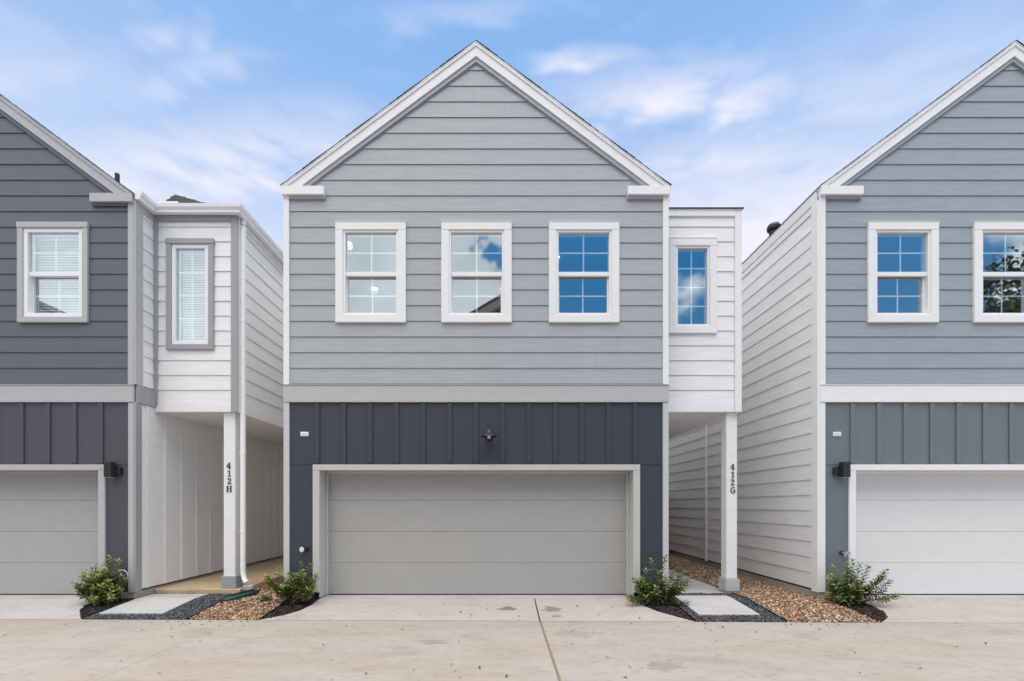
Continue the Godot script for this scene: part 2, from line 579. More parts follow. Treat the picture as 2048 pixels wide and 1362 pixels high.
func house(n: int, look: Dictionary) -> Node3D:
	var cx: float = CENTRES[n]
	var o := thing("gabled_house", look.label, "house", Vector3(cx, 0, 0), "gabled houses in a row along the alley")
	var dy: float = look.drop
	var eave := 6.40 + dy
	var ridge := eave + 3.0 * GRADE
	var front := facing(Vector3.ZERO, Vector3.BACK)
	var wins := []
	for x: float in [-1.639, 0.0065, 1.6785]:
		wins.append([x + look.shift - 0.547, x + look.shift + 0.547])
	var glass_holes := []
	for q: Array in wins:
		glass_holes.append([q[0] + 0.118, q[1] - 0.118, 4.298 + 0.118, 5.854 - 0.118])
	var door := [-2.44, 2.45, -0.02, 2.02]

	# shell
	var st := begin()
	cut_wall(st, -HALF, HALF, 0.102, eave - 0.05, -0.15, 0.0, glass_holes + [[door[0] - 0.0205, door[1] + 0.0205, -0.02, 2.0205]])
	prism(st, PackedVector2Array([Vector2(-HALF, eave - 0.05), Vector2(HALF, eave - 0.05), Vector2(0, ridge - 0.12)]), func(_y): return 0.0, 0.15)
	put(st, "front_wall", M.sheathing, o)
	st = begin()
	for s: float in [-1.0, 1.0]:
		box(st, s * HALF - (0.12 if s > 0 else 0.0), s * HALF + (0.0 if s > 0 else 0.12), 0.102, eave - 0.06, -11.9, -0.152)
	box(st, -HALF, HALF, 0.0, eave - 0.06, -12.05, -11.902)
	prism(st, PackedVector2Array([Vector2(-HALF, eave - 0.05), Vector2(HALF, eave - 0.05), Vector2(0, ridge - 0.12)]), func(_y): return -11.92, 0.13)
	put(st, "side_wall", M.sheathing, o)
	one_box("foundation", M.foundation, o, -HALF - 0.004, door[0] - 0.15, -0.35, 0.10, -12.0, 0.012)
	one_box("foundation", M.foundation, o, door[1] + 0.15, HALF + 0.004, -0.35, 0.10, -12.0, 0.012)

	# siding above the band
	var outline := PackedVector2Array([Vector2(-HALF + 0.085, 3.352), Vector2(HALF - 0.085, 3.352), Vector2(HALF - 0.085, eave - 0.2), Vector2(HALF, eave - 0.2), Vector2(0, ridge - 0.22), Vector2(-HALF, eave - 0.2), Vector2(-HALF + 0.085, eave - 0.2)])
	var cuts := []
	for q: Array in wins:
		cuts.append(rect(q[0] + 0.05, q[1] - 0.05, 4.298 + 0.05, 5.854 - 0.05))
	lap_wall(o, front, outline, cuts, 3.352, look.siding, 11 + n)
	for k in 3:
		window(o, front, wins[k][0], wins[k][1], 4.298, 5.854, look.casing, false, look.blinds, look.head)

	# trim
	for s: float in [-1.0, 1.0]:
		var a := s * HALF
		var b := s * (HALF - 0.088)
		one_box("corner_board", look.corner, o, minf(a, b), maxf(a, b), 3.336, eave - 0.10, 0.001, 0.040)
		one_box("corner_board", look.low_corner, o, minf(a, b), maxf(a, b), 0.10, 3.057, 0.001, 0.034)
		slope_board("rake_board", look.corner, o, s, ridge - 0.062, ridge - 0.215, 3.0, 0.001, 0.064, eave - 0.012)
		slope_board("rake_moulding", look.corner, o, s, ridge - 0.004, ridge - 0.062, 3.005, 0.001, 0.080)
		slope_board("frieze_board", look.siding[1], o, s, ridge - 0.213, ridge - 0.285, 2.66, 0.001, 0.045)
		var x0 := s * (HALF + 0.008)
		var x1 := s * (HALF - 0.645)
		one_box("eave_return", look.corner, o, minf(x0, x1), maxf(x0, x1), eave - 0.142, eave - 0.010, 0.001, 0.085)
		one_box("return_moulding", look.siding[1], o, minf(s * (HALF - 0.09), x1), maxf(s * (HALF - 0.09), x1), eave - 0.185, eave - 0.143, 0.001, 0.050)
	one_box("band_board", look.band, o, -HALF, HALF, 3.058, 3.322, 0.001, 0.045)
	one_box("band_cap", look.band, o, -HALF, HALF, 3.3225, 3.335, 0.001, 0.056)

	# board and batten round the garage
	st = begin()
	cut_wall(st, -HALF + 0.089, HALF - 0.089, 2.098, 3.057, 0.001, 0.010, [])
	put(st, "upper_panel", look.low, o)
	st = begin()
	box(st, -HALF + 0.089, door[0] - 0.101, 0.10, 2.090, 0.001, 0.010)
	put(st, "side_panel", look.low, o)
	st = begin()
	box(st, door[1] + 0.101, HALF - 0.089, 0.10, 2.090, 0.001, 0.010)
	put(st, "side_panel", look.low, o)
	one_box("flashing", look.low, o, -HALF + 0.089, HALF - 0.089, 2.0905, 2.0975, 0.001, 0.017)
	for k in 13:
		var x := -2.475 + k * 0.4125
		one_box("batten", look.low, o, x - 0.037, x + 0.037, 2.104, 3.056, 0.0105, 0.030)

	# garage door in its recess
	one_box("garage_casing", look.garage_trim, o, door[0] - 0.100, door[1] + 0.100, 2.0, 2.088, 0.001, 0.042)
	one_box("garage_casing", look.garage_trim, o, door[0] - 0.100, door[0] + 0.005, 0.10, 1.999, 0.001, 0.040)
	one_box("garage_casing", look.garage_trim, o, door[1] - 0.005, door[1] + 0.100, 0.10, 1.999, 0.001, 0.040)
	one_box("jamb", look.garage_trim, o, door[0] - 0.02, door[0], 0.01, 2.019, -0.30, -0.001)
	one_box("jamb", look.garage_trim, o, door[1], door[1] + 0.02, 0.01, 2.019, -0.30, -0.001)
	one_box("jamb_head", look.garage_trim, o, door[0], door[1], 2.0, 2.020, -0.30, -0.001)
	for s: float in [door[0] + 0.0005, door[1] - 0.0405]:
		one_box("door_stop", look.garage_trim, o, s, s + 0.04, 0.01, 1.96, -0.26, -0.215)
	one_box("door_stop", look.garage_trim, o, door[0], door[1], 1.961, 1.9995, -0.26, -0.215)
	var gd := part("garage_door", o)
	for k in 4:
		one_box("door_section", look.door, gd, door[0] - 0.01, door[1] + 0.01, 0.018 + k * 0.5065, 0.018 + (k + 1) * 0.5065 - 0.003, -0.32, -0.263)
	st = begin()
	box(st, door[0] - 0.01, door[1] + 0.01, 0.0, 2.06, -0.345, -0.321)
	put(st, "door_backing", M.rubber, gd)
	one_box("bottom_seal", M.rubber, gd, door[0] - 0.01, door[1] + 0.01, 0.001, 0.017, -0.31, -0.267)

	# roof: shingle courses over a deck, with the far slope too
	var roof := part("roof", o)
	for s: float in [-1.0, 1.0]:
		st = begin()
		var lip := Vector3(s * 3.012, eave - 0.012, 0)
		var top := Vector3(0, lip.y + 3.012 * GRADE, 0)
		var down := Vector3(0, -0.02, 0)
		for z: Array in [[0.084, -12.1]]:
			var p := [lip + Vector3(0, 0, z[0]), lip + Vector3(0, 0, z[1]), top + Vector3(0, 0, z[1]), top + Vector3(0, 0, z[0])]
			for k in 4:
				quad(st, p[k], p[k] + down, p[(k + 1) % 4] + down, p[(k + 1) % 4])
			quad(st, p[0], p[1], p[2], p[3])
		put(st, "roof_deck", look.corner, roof)
		var steps := 27
		for k in steps:
			st = begin()
			var f0 := float(k) / steps
			var f1 := float(k + 1) / steps + 0.012
			var a := lip.lerp(top, f0) + Vector3(s * (0.006 if k == 0 else 0.0), 0.004, 0)
			var b := lip.lerp(top, minf(f1, 1.0)) + Vector3(0, 0.004, 0)
			var th0 := Vector3(0, 0.014, 0)
			var th1 := Vector3(0, 0.006, 0)
			var zf := 0.090 + 0.005 * sin(k * 5.3 + s)
			var q := [a, a + th0, b + th1, b]
			for z: Array in [[zf, -12.11]]:
				for e in 4:
					var u: Vector3 = q[e]
					var v: Vector3 = q[(e + 1) % 4]
					quad(st, u + Vector3(0, 0, z[0]), u + Vector3(0, 0, z[1]), v + Vector3(0, 0, z[1]), v + Vector3(0, 0, z[0]))
				quad(st, q[0] + Vector3(0, 0, z[0]), q[1] + Vector3(0, 0, z[0]), q[2] + Vector3(0, 0, z[0]), q[3] + Vector3(0, 0, z[0]))
				quad(st, q[3] + Vector3(0, 0, z[1]), q[2] + Vector3(0, 0, z[1]), q[1] + Vector3(0, 0, z[1]), q[0] + Vector3(0, 0, z[1]))
			put(st, "shingle_course", M.shingle, roof)
		var e0 := s * (HALF + 0.001)
		var e1 := s * (HALF + 0.030)
		one_box("fascia", look.corner, o, minf(e0, e1), maxf(e0, e1), eave - 0.20, eave - 0.045, -12.0, -0.01)

	# left flank: white lap siding down to the footing
	var left := facing(Vector3(-HALF, 0, 0), Vector3.LEFT)
	if look.flank:
		# along this wall x runs towards the alley
		lap_wall(o, left, rect(-8.0, -0.105, 0.135, 6.08), [], 0.135, M.white_siding, 51 + n, 3.6, 0.2475)
		one_box("corner_board", M.white, o, -HALF - 0.040, -HALF - 0.001, 0.10, eave - 0.205, -0.105, 0.040)
		one_box("frieze_board", M.white, o, -HALF - 0.024, -HALF - 0.001, 6.085, eave - 0.210, -8.0, -0.106)
		one_box("joint_cover", M.white, o, -HALF - 0.052, -HALF - 0.001, 0.10, 6.08, -3.83, -3.77)
	else:
		st = begin()
		box(st, -HALF - 0.02, -HALF - 0.001, 0.1, eave - 0.2, -12.0, -0.01)
		put(st, "flank_cladding", M.white_panel, o)

	entry_tower(n, o, look)
	rooms(n, o, look, wins)
	return o


func entry_tower(n: int, o: Node3D, look: Dictionary) -> void:
	# the upper room beside the house, over the entry walk
	var x0 := HALF
	var x1: float = look.tower
	var zf := -0.39
	var zb := -7.0
	var low := 2.992
	var top: float = look.tower_top
	var wa := x0 + 0.145
	var wb := wa + 0.79
	var wc := 4.278
	var wd := 5.832
	if n == 0:
		wa = x0 + 0.216
		wb = x0 + 0.996
		wc = 4.01
		wd = 5.83
	var st := begin()
	var hole := [wa + 0.118, wb - 0.118, wc + 0.118, wd - 0.118]
	cut_wall(st, x0 + 0.002, x1, low + 0.02, top, zf - 0.12, zf, [hole])
	box(st, x1 - 0.1, x1, low + 0.02, top, zb, zf - 0.121)
	box(st, x0 + 0.002, x1 - 0.101, low + 0.02, top, zb - 0.1, zb)
	put(st, "tower_wall", M.sheathing, o)
	st = begin()
	box(st, x0 + 0.001, x1 - 0.004, low, low + 0.019, zb, zf - 0.001)
	put(st, "soffit", M.white, o)
	st = begin()
	box(st, x0 + 0.002, x1 - 0.002, top + 0.001, top + 0.02, zb, zf - 0.003)
	box(st, x0 + 0.01, x1 - 0.11, low + 0.03, low + 0.05, zb + 0.01, zf - 0.13)
	box(st, x0 + 0.01, x1 - 0.11, top - 0.04, top - 0.02, zb + 0.01, zf - 0.13)
	put(st, "tower_floor", M.room_floor, o)
	var fr := facing(Vector3(0, 0, zf), Vector3.BACK)
	var cut := rect(wa + 0.05, wb - 0.05, wc + 0.05, wd - 0.05)
	var cb := 0.075
	lap_wall(o, fr, rect(x0 + (0.07 if n == 0 else 0.002), x1 - cb - 0.001, 3.107, top - 0.10), [cut], 3.107, M.white_siding, 31 + n)
	one_box("tower_skirt", M.white, o, x0 + 0.001, x1 - cb, low - 0.002, 3.112, zf + 0.001, zf + 0.020)
	one_box("tower_frieze", look.tower_trim, o, x0 + 0.001, x1 - cb, top - 0.099, top - 0.001, zf + 0.001, zf + 0.040)
	one_box("tower_corner", look.tower_trim, o, x1 - cb + 0.001, x1 + 0.036, low - 0.004, top - 0.002, zf + 0.001, zf + 0.036)
	one_box("tower_corner", M.white, o, x1 + 0.001, x1 + 0.036, low - 0.004, top - 0.002, zf - 0.10, zf)
	window(o, fr, wa, wb, wc, wd, look.tower_casing, true, look.blinds, look.head)
	# its flank, looking away from the house: x runs away from the alley
	var side := facing(Vector3(x1, 0, 0), Vector3.RIGHT)
	lap_wall(o, side, rect(0.492, 7.0, 3.107, top - 0.10), [], 3.107, M.white_siding, 71 + n)
	one_box("tower_skirt", M.white, o, x1 + 0.001, x1 + 0.020, low - 0.002, 3.112, zb, zf - 0.101)
	one_box("tower_frieze", M.white, o, x1 + 0.001, x1 + 0.034, top - 0.099, top - 0.001, zb, zf - 0.101)

	# low hipped roof of the tower
	var roof := part("tower_roof", o)
	var ov := 0.06
	var ex := x1 + ov
	var ez := zf + ov
	var ey := top + 0.03
	var px := x0 - 0.03
	var pz := zf - 0.50
	var py := ey + (0.68 if look.gutter else 0.10)
	if not look.gutter: pz = zf - 1.6
	var P := Vector3(px, py, pz)
	var Q := Vector3(px, py, zb)
	st = begin()
	quad(st, Vector3(px, ey, ez), Vector3(ex, ey, ez), P, P)
	quad(st, Vector3(ex, ey, ez), Vector3(ex, ey, zb), Q, P)
	quad(st, Vector3(px, ey - 0.018, ez), Vector3(ex, ey - 0.018, ez), Vector3(ex, ey, ez), Vector3(px, ey, ez))
	quad(st, Vector3(ex, ey - 0.018, ez), Vector3(ex, ey - 0.018, zb), Vector3(ex, ey, zb), Vector3(ex, ey, ez))
	quad(st, Vector3(px, ey - 0.018, ez), Vector3(px, ey - 0.018, zb), Vector3(ex, ey - 0.018, zb), Vector3(ex, ey - 0.018, ez))
	put(st, "shingles", M.shingle, roof)
	if look.gutter:
		for k in range(1, 6):         # raised butt edges of the shingle courses on the two slopes
			var f := k / 6.0
			var a := Vector3(px, ey, ez).lerp(P, f)
			var b := Vector3(ex, ey, ez).lerp(P, f)
			var c := Vector3(ex, ey, zb).lerp(Q, f)
			var s2 := begin()
			tube(s2, [a, b, c], [0.012, 0.012, 0.012], 5)
			put(s2, "shingle_edge", M.shingle, roof)
	one_box("tower_fascia", M.white, o, x0 + 0.001, x1 + 0.050, top, ey - 0.019, zf - 0.05, zf + 0.050)
	one_box("tower_fascia", M.white, o, x1 + 0.003, x1 + 0.048, top, ey - 0.019, zb, zf - 0.051)

	# post at the outer corner
	var post := part("porch_post", o)
	var pw: float = look.post_w
	var pr: float = look.post_x
	one_box("shaft", M.white, post, pr - pw, pr, 0.24, low - 0.003, zf - 0.045 - pw, zf - 0.045)
	one_box("post_base", look.post_base, post, pr - pw - 0.028, pr + 0.028, look.post_foot, look.post_foot + 0.205, zf - 0.073 - pw, zf - 0.017)
	one_box("post_footing", M.foundation, post, pr - pw - 0.01, pr + 0.01, -0.10, look.post_foot - 0.001, zf - 0.06 - pw, zf - 0.03)

	if n > 0:
		st = begin()
		box(st, HALF + 0.001, HALF + 0.012, 0.13, low - 0.001, -11.9, -0.01)
		put(st, "entry_panel", M.white_panel, o)
	else:
		entry_wall(o, look, zf, zb, top)
		gutters(o, x0, x1, zf, top)


func entry_wall(o: Node3D, look: Dictionary, zf: float, zb: float, top: float) -> void:
	# the flank of the house beside its entry: siding above, white board and batten below
	var side := facing(Vector3(HALF, 0, 0), Vector3.RIGHT)
	lap_wall(o, side, rect(0.115, -zf - 0.045, 3.352, 6.2), [], 3.352, M.white_siding, 91)
	one_box("corner_board", look.corner, o, HALF + 0.001, HALF + 0.036, 3.336, 6.20, -0.112, 0.040)
	one_box("corner_board", look.tower_trim, o, HALF + 0.001, HALF + 0.070, 3.107, 6.20, zf + 0.001, zf + 0.045)
	one_box("band_board", look.tower_trim, o, HALF + 0.001, HALF + 0.040, 3.058, 3.335, zf + 0.002, -0.001)
	one_box("corner_board", look.tower_trim, o, HALF + 0.001, HALF + 0.034, 0.10, 3.057, -0.090, 0.034)
	var z := -0.091
	var st := begin()
	box(st, HALF + 0.001, HALF + 0.012, 0.13, 2.428, -6.8, z)
	put(st, "entry_panel", M.white_panel, o)
	st = begin()
	box(st, HALF + 0.001, HALF + 0.012, 2.431, 2.990, -6.8, zf)
	box(st, HALF + 0.001, HALF + 0.012, 2.431, 3.056, zf + 0.001, z)
	put(st, "entry_panel", M.white_panel, o)
	for k in 17:
		var at := -0.218 - k * 0.392
		one_box("entry_batten", M.white, o, HALF + 0.0125, HALF + 0.034, 0.13, 2.989 if at < zf - 0.05 else 3.05, at - 0.030, at + 0.030)


func gutters(o: Node3D, x0: float, x1: float, zf: float, top: float) -> void:
	var gy := top + 0.02
	var shape := [Vector2(0, 0), Vector2(0.075, 0), Vector2(0.078, 0.035), Vector2(0.105, 0.075), Vector2(0.112, 0.125), Vector2(0.104, 0.125), Vector2(0.098, 0.08), Vector2(0.070, 0.04), Vector2(0.066, 0.012), Vector2(0.006, 0.012), Vector2(0.006, 0.125), Vector2(0, 0.125)]
	var run := func(called: String, path: Array, outs: Array, h: float) -> void:
		var g := begin()
		for i in path.size() - 1:
			for k in shape.size():
				var p: Vector2 = shape[k]
				var q: Vector2 = shape[(k + 1) % shape.size()]
				var a: Vector3 = path[i] + outs[i] * p.x + Vector3(0, p.y + h, 0)
				var b: Vector3 = path[i + 1] + outs[i + 1] * p.x + Vector3(0, p.y + h, 0)
				var c: Vector3 = path[i + 1] + outs[i + 1] * q.x + Vector3(0, q.y + h, 0)
				var d: Vector3 = path[i] + outs[i] * q.x + Vector3(0, q.y + h, 0)
				quad(g, a, b, c, d)
		for end: int in [0, path.size() - 1]:
			for k in range(1, 5):
				tri(g, path[end] + Vector3(0, h, 0), path[end] + outs[end] * shape[k].x + Vector3(0, shape[k].y + h, 0), path[end] + outs[end] * shape[k - 1].x + Vector3(0, shape[k - 1].y + h, 0))
			tri(g, path[end] + Vector3(0, h, 0), path[end] + outs[end] * shape[11].x + Vector3(0, shape[11].y + h, 0), path[end] + outs[end] * shape[4].x + Vector3(0, shape[4].y + h, 0))
		put(g, called, M.vinyl, o)
	# along the house's eave to the inner corner, across the tower, and back along its flank
	run.call("gutter", [Vector3(x0 + 0.032, 0, 0.05), Vector3(x0 + 0.032, 0, zf + 0.052), Vector3(x1 + 0.052, 0, zf + 0.052), Vector3(x1 + 0.052, 0, -6.9)],
		[Vector3(1, 0, 0), Vector3(1, 0, 1), Vector3(1, 0, 1), Vector3(1, 0, 0)], gy - 0.03)
	# downspout at the tower's corner, its elbow, straps
	var ds := part("downspout", o)
	var dx := x1 + 0.038
	var dz := zf - 0.03
	var st := begin()
	soft_box(st, dx, dx + 0.075, 0.42, top - 0.12, dz - 0.055, dz, 0.010)
	put(st, "pipe", M.vinyl, ds)
	st = begin()
	tube(st, [Vector3(dx + 0.037, gy, dz - 0.03 + 0.0), Vector3(dx + 0.055, gy - 0.06, dz - 0.03), Vector3(dx + 0.037, top - 0.10, dz - 0.03)], [0.034, 0.034, 0.034], 8)
	put(st, "outlet", M.vinyl, ds)
	st = begin()
	tube(st, [Vector3(dx + 0.037, 0.46, dz - 0.028), Vector3(dx + 0.040, 0.33, dz - 0.026), Vector3(dx + 0.065, 0.24, dz - 0.01), Vector3(dx + 0.12, 0.175, dz + 0.02)], [0.042, 0.042, 0.042, 0.042], 8)
	put(st, "elbow", M.vinyl, ds)
	for y: float in [1.0, 2.3, 4.5]:
		one_box("strap", M.vinyl, ds, dx - 0.006, dx + 0.079, y, y + 0.03, dz - 0.06, dz + 0.004)
	# splash guard at the inner corner
	one_box("splash_guard", M.vinyl, o, x0 + 0.08, x0 + 0.42, gy + 0.10, gy + 0.20, zf + 0.045, zf + 0.050)


func rooms(n: int, o: Node3D, look: Dictionary, wins: Array) -> void:
	var split: float = 0.86
	for k in 2:
		var a := -HALF + 0.13 if k == 0 else split + 0.06
		var b := split if k == 0 else HALF - 0.13
		var r := part("upstairs_room", o)
		var y0 := 3.20
		var y1 := 5.97
		var z0 := -4.6
		one_box("room_floor", M.room_floor, r, a, b, y0 - 0.05, y0, z0, -0.16)
		one_box("ceiling", M.room, r, a, b, y1, y1 + 0.05, z0, -0.16)
		one_box("room_wall", M.room, r, a - 0.05, a, y0, y1, z0, -0.16)
		one_box("room_wall", M.room, r, b, b + 0.05, y0, y1, z0, -0.16)
		one_box("room_wall", M.room, r, a, b, y0, y1, z0 - 0.05, z0)
		if n == 1:
			var cx: float = CENTRES[1]
			for p: Array in ([[-2.65, -0.73], [-2.65, -2.36], [0.04, -2.36]] if k == 0 else [[0.99, -1.16]]):
				var st := begin()
				lathe(st, Vector3(p[0] - cx, y1 - 0.012, p[1]), [[0.0, 0.0], [0.052, 0.0], [0.062, 0.011]], 20)
				var glow := put(st, "ceiling_light", M.downlight, r)
				glow.set_meta("label", "small round recessed light in the ceiling")
				var l := SpotLight3D.new()
				l.name = "ceiling_light_beam"
				r.add_child(l, true)
				l.position = Vector3(p[0] - cx, y1 - 0.03, p[1])
				l.rotation_degrees.x = -90
				l.spot_angle = 70
				l.spot_range = 8
				l.spot_attenuation = 2.0
				l.light_energy = 0.55 if k == 0 else 0.10
				l.light_size = 0.08
				l.light_color = Color(1.0, 0.96, 0.9)
				l.shadow_enabled = true
			if k == 0:
				var st := begin()
				lathe(st, Vector3(-2.36 - cx, y1 - 0.035, -2.5), [[0.0, 0.0], [0.06, 0.0], [0.07, 0.03]], 16)
				put(st, "smoke_alarm", M.vinyl, r)


# ---------- fittings ----------

func barn_light() -> void:
	var at := Vector3(-0.19, 2.50, 0.012)
	var t := thing("barn_light", "small dark metal barn light with white bulb above the grey garage door", "lamp", at)
	var st := begin()
	tube(st, [Vector3(0, 0.02, 0), Vector3(0, 0.02, 0.022)], [0.062, 0.055], 20)
	put(st, "wall_plate", M.black_metal, t)
	st = begin()
	tube(st, [Vector3(0, 0.02, 0.015), Vector3(0, 0.10, 0.05), Vector3(0, 0.165, 0.10), Vector3(0, 0.175, 0.14), Vector3(0, 0.15, 0.165), Vector3(0, 0.08, 0.17)], [0.009, 0.009, 0.009, 0.009, 0.009, 0.009], 8)
	put(st, "gooseneck", M.black_metal, t)
	st = begin()
	lathe(st, Vector3(0, 0, 0.17), [[0.120, 0.0], [0.128, 0.003], [0.124, 0.010], [0.092, 0.024], [0.088, 0.046], [0.060, 0.058], [0.042, 0.078], [0.030, 0.105], [0.012, 0.115], [0.0, 0.117]], 28)
	put(st, "shade", M.lamp_metal, t)
	st = begin()
	lathe(st, Vector3(0, 0, 0.17), [[0.0, -0.030], [0.018, -0.026], [0.030, -0.006], [0.030, 0.012], [0.016, 0.040]], 18)
	put(st, "bulb", M.bulb, t)
	st = begin()
	lathe(st, Vector3(0, 0, 0.17), [[0.016, 0.038], [0.018, 0.066]], 14)
	put(st, "socket", M.black, t)


func sconce(x: float, side: float, label: String) -> void:
	# a box-shaped lamp on a wall mount; side: where the mount sits from the box
	var t := thing("wall_sconce", label, "lamp", Vector3(x, 1.90, 0.011), "box sconces beside garage doors")
	one_box("housing", M.black_metal, t, -0.055, 0.055, -0.01, 0.222, 0.04, 0.14)
	one_box("mount", M.black_metal, t, minf(side * 0.056, side * 0.125), maxf(side * 0.056, side * 0.125), 0.03, 0.145, 0.0, 0.06)
	one_box("wall_plate", M.black, t, -0.05, 0.05, 0.02, 0.17, 0.0, 0.044)
	one_box("lens", M.bulb, t, -0.042, 0.042, -0.016, -0.011, 0.052, 0.128)


func hose_tap(at: Vector3, knob: Material, side: float, label: String) -> void:
	var t := thing("hose_tap", label, "tap", at, "garden taps on the house fronts")
	var st := begin()
	tube(st, [Vector3(0, 0, 0), Vector3(0, 0, 0.012)], [0.035, 0.035], 16)
	put(st, "escutcheon", M.black_metal, t)
	st = begin()
	tube(st, [Vector3(0, 0, 0.01), Vector3(side * 0.01, 0.0, 0.06), Vector3(side * 0.025, 0.0, 0.085)], [0.016, 0.018, 0.016], 12)
	tube(st, [Vector3(side * 0.01, 0, 0.055), Vector3(side * 0.01, -0.03, 0.075), Vector3(side * 0.01, -0.065, 0.08)], [0.014, 0.014, 0.016], 12)
	put(st, "spout", M.black_metal if knob != M.steel else M.steel, t)
	st = begin()
	var hub := Vector3(side * 0.035, 0.0, 0.105)
	var ax := Vector3(side * 0.3, 0, 1).normalized()
	tube(st, [hub - ax * 0.008, hub + ax * 0.008], [0.016, 0.014], 12)
	for k in 8:
		var u := Vector3.UP.rotated(ax, TAU * k / 8)
		var v := Vector3.UP.rotated(ax, TAU * (k + 1) / 8)
		tube(st, [hub + u * 0.034, hub + v * 0.034], [0.008, 0.008], 6)
		if k % 2 == 0: tube(st, [hub, hub + u * 0.034], [0.006, 0.006], 6)
	put(st, "handwheel", knob, t)


func house_number(at: Vector3, chars: Array, label: String) -> void:
	var t := thing("house_number", label, "house number", at, "black address characters on the porch posts")
	for k in 4:
		var f := SystemFont.new()
		f.font_names = PackedStringArray([chars[k][1]])
		var tm := TextMesh.new()
		tm.text = chars[k][0]
		tm.font = f
		tm.font_size = 64
		tm.pixel_size = chars[k][2]
		tm.depth = 0.012
		tm.curve_step = 1.0
		var o := MeshInstance3D.new()
		o.name = "letter" if k == 3 else "digit"
		o.mesh = tm
		o.material_override = M.number
		t.add_child(o, true)
		o.position = Vector3(chars[k][3], 0.195 - k * 0.129, 0.006)


func vent_plate(at: Vector3, label: String) -> void:
	var t := thing("wall_plate", label, "wall plate", at, "white plates on the house fronts")
	one_box("cover", M.tag_plate, t, -0.062, 0.062, -0.034, 0.034, 0.0, 0.010)
	for k in 3:
		one_box("louvre", M.tag_plate, t, -0.05, 0.05, -0.022 + k * 0.018, -0.016 + k * 0.018, 0.0102, 0.016)


# ---------- plants ----------

func leaf(st: SurfaceTool, at: Vector3, along: Vector3, up: Vector3, length: float, width: float, c: Color) -> void:
	var side := along.cross(up).normalized()
	var nrm := side.cross(along).normalized()
	var mid := at + along * length * 0.55 - nrm * width * 0.12
	var tip := at + along * length - nrm * length * 0.12
	var l := at + along * length * 0.60 + side * width * 0.5 + nrm * width * 0.10
	var r := at + along * length * 0.60 - side * width * 0.5 + nrm * width * 0.10
	for f: Array in [[at, l, mid], [at, mid, r], [l, tip, mid], [mid, tip, r]]:
		var n: Vector3 = (f[1] - f[0]).cross(f[2] - f[0]).normalized()
		var order := [f[0], f[2], f[1]]
		if n.dot(nrm) < 0.0:
			n = -n
			order = f
		for p: Vector3 in order:
			st.set_color(c)
			st.set_normal(n)
			st.add_vertex(p)


func shrub(at: Vector3, sd: int, stems: Array, label: String, extra_low: int, low_r: float) -> void:
	# stems: [reach x, reach z, height, leafy from] — each an arching shoot clothed in leaves, the newest leaves pale at the tip
	var r := RandomNumberGenerator.new()
	r.seed = sd
	var t := thing("shrub", label, "shrub", at, "young evergreen shrubs at the garage corners")
	var all := stems.duplicate()
	for k in extra_low:
		var a := r.randf() * TAU
		var q := sqrt(r.randf()) * low_r
		var h := r.randf_range(0.16, 0.40) * (1.15 - 0.6 * q / low_r)
		all.append([cos(a) * q, sin(a) * q * 0.75, h, 0.25])
	var wood := begin()
	var leaves := begin()
	for s: Array in stems:       # side shoots fill out the upper part of each leader
		for k in 2:
			var f := r.randf_range(0.45, 0.9)
			all.append([s[0] * f + r.randf_range(-0.09, 0.09), s[1] * f + r.randf_range(-0.08, 0.10), s[2] * (f + r.randf_range(-0.12, 0.10)), 0.5])
	for s: Array in all:
		var foot := Vector3(r.randf_range(-0.05, 0.05), 0, r.randf_range(-0.04, 0.04))
		var tip := Vector3(s[0], s[2], s[1])
		var bend := Vector3(s[0] * 0.6, s[2] * 0.35, s[1] * 0.6) + Vector3(r.randf_range(-0.07, 0.07), r.randf_range(-0.03, 0.05), r.randf_range(-0.05, 0.05))
		var path := []
		var radii := []
		for k in 7:
			var f := k / 6.0
			path.append(foot.lerp(bend, f).lerp(bend.lerp(tip, f), f))
			radii.append(lerpf(0.006, 0.0018, f))
		tube(wood, path, radii, 5)
		var long: float = (tip - foot).length()
		var count := int(long / 0.0150)
		var turn := r.randf() * TAU
		for k in count:
			var f: float = lerpf(s[3], 1.0, (k + r.randf() * 0.5) / count)
			var p: Vector3 = foot.lerp(bend, f).lerp(bend.lerp(tip, f), f)
			var dir: Vector3 = (bend.lerp(tip, f) - foot.lerp(bend, f)).normalized()
			turn += 2.4
			var u := dir.cross(Vector3.FORWARD if absf(dir.z) < 0.9 else Vector3.UP).normalized()
			var out := (u * cos(turn) + dir.cross(u) * sin(turn))
			var lift := lerpf(0.05, 0.85, pow(f, 2.5)) + r.randf_range(-0.25, 0.30)
			var along := (out + dir * lift).normalized()
			var size := r.randf_range(0.056, 0.092) * lerpf(1.0, 0.85, f)
			var young := smoothstep(0.80, 1.0, f + r.randf_range(-0.10, 0.06))
			var c := Color(0.062, 0.100, 0.032).lerp(Color(0.145, 0.195, 0.055), r.randf()).lerp(Color(0.34, 0.39, 0.065), young * r.randf_range(0.5, 1.0))
			if r.randf() < 0.012: c = Color(0.42, 0.36, 0.03)
			leaf(leaves, p, along, dir, size, size * 0.50, c)
	put(wood, "stem", M.bark, t)
	put(leaves, "foliage", M.leaf, t)


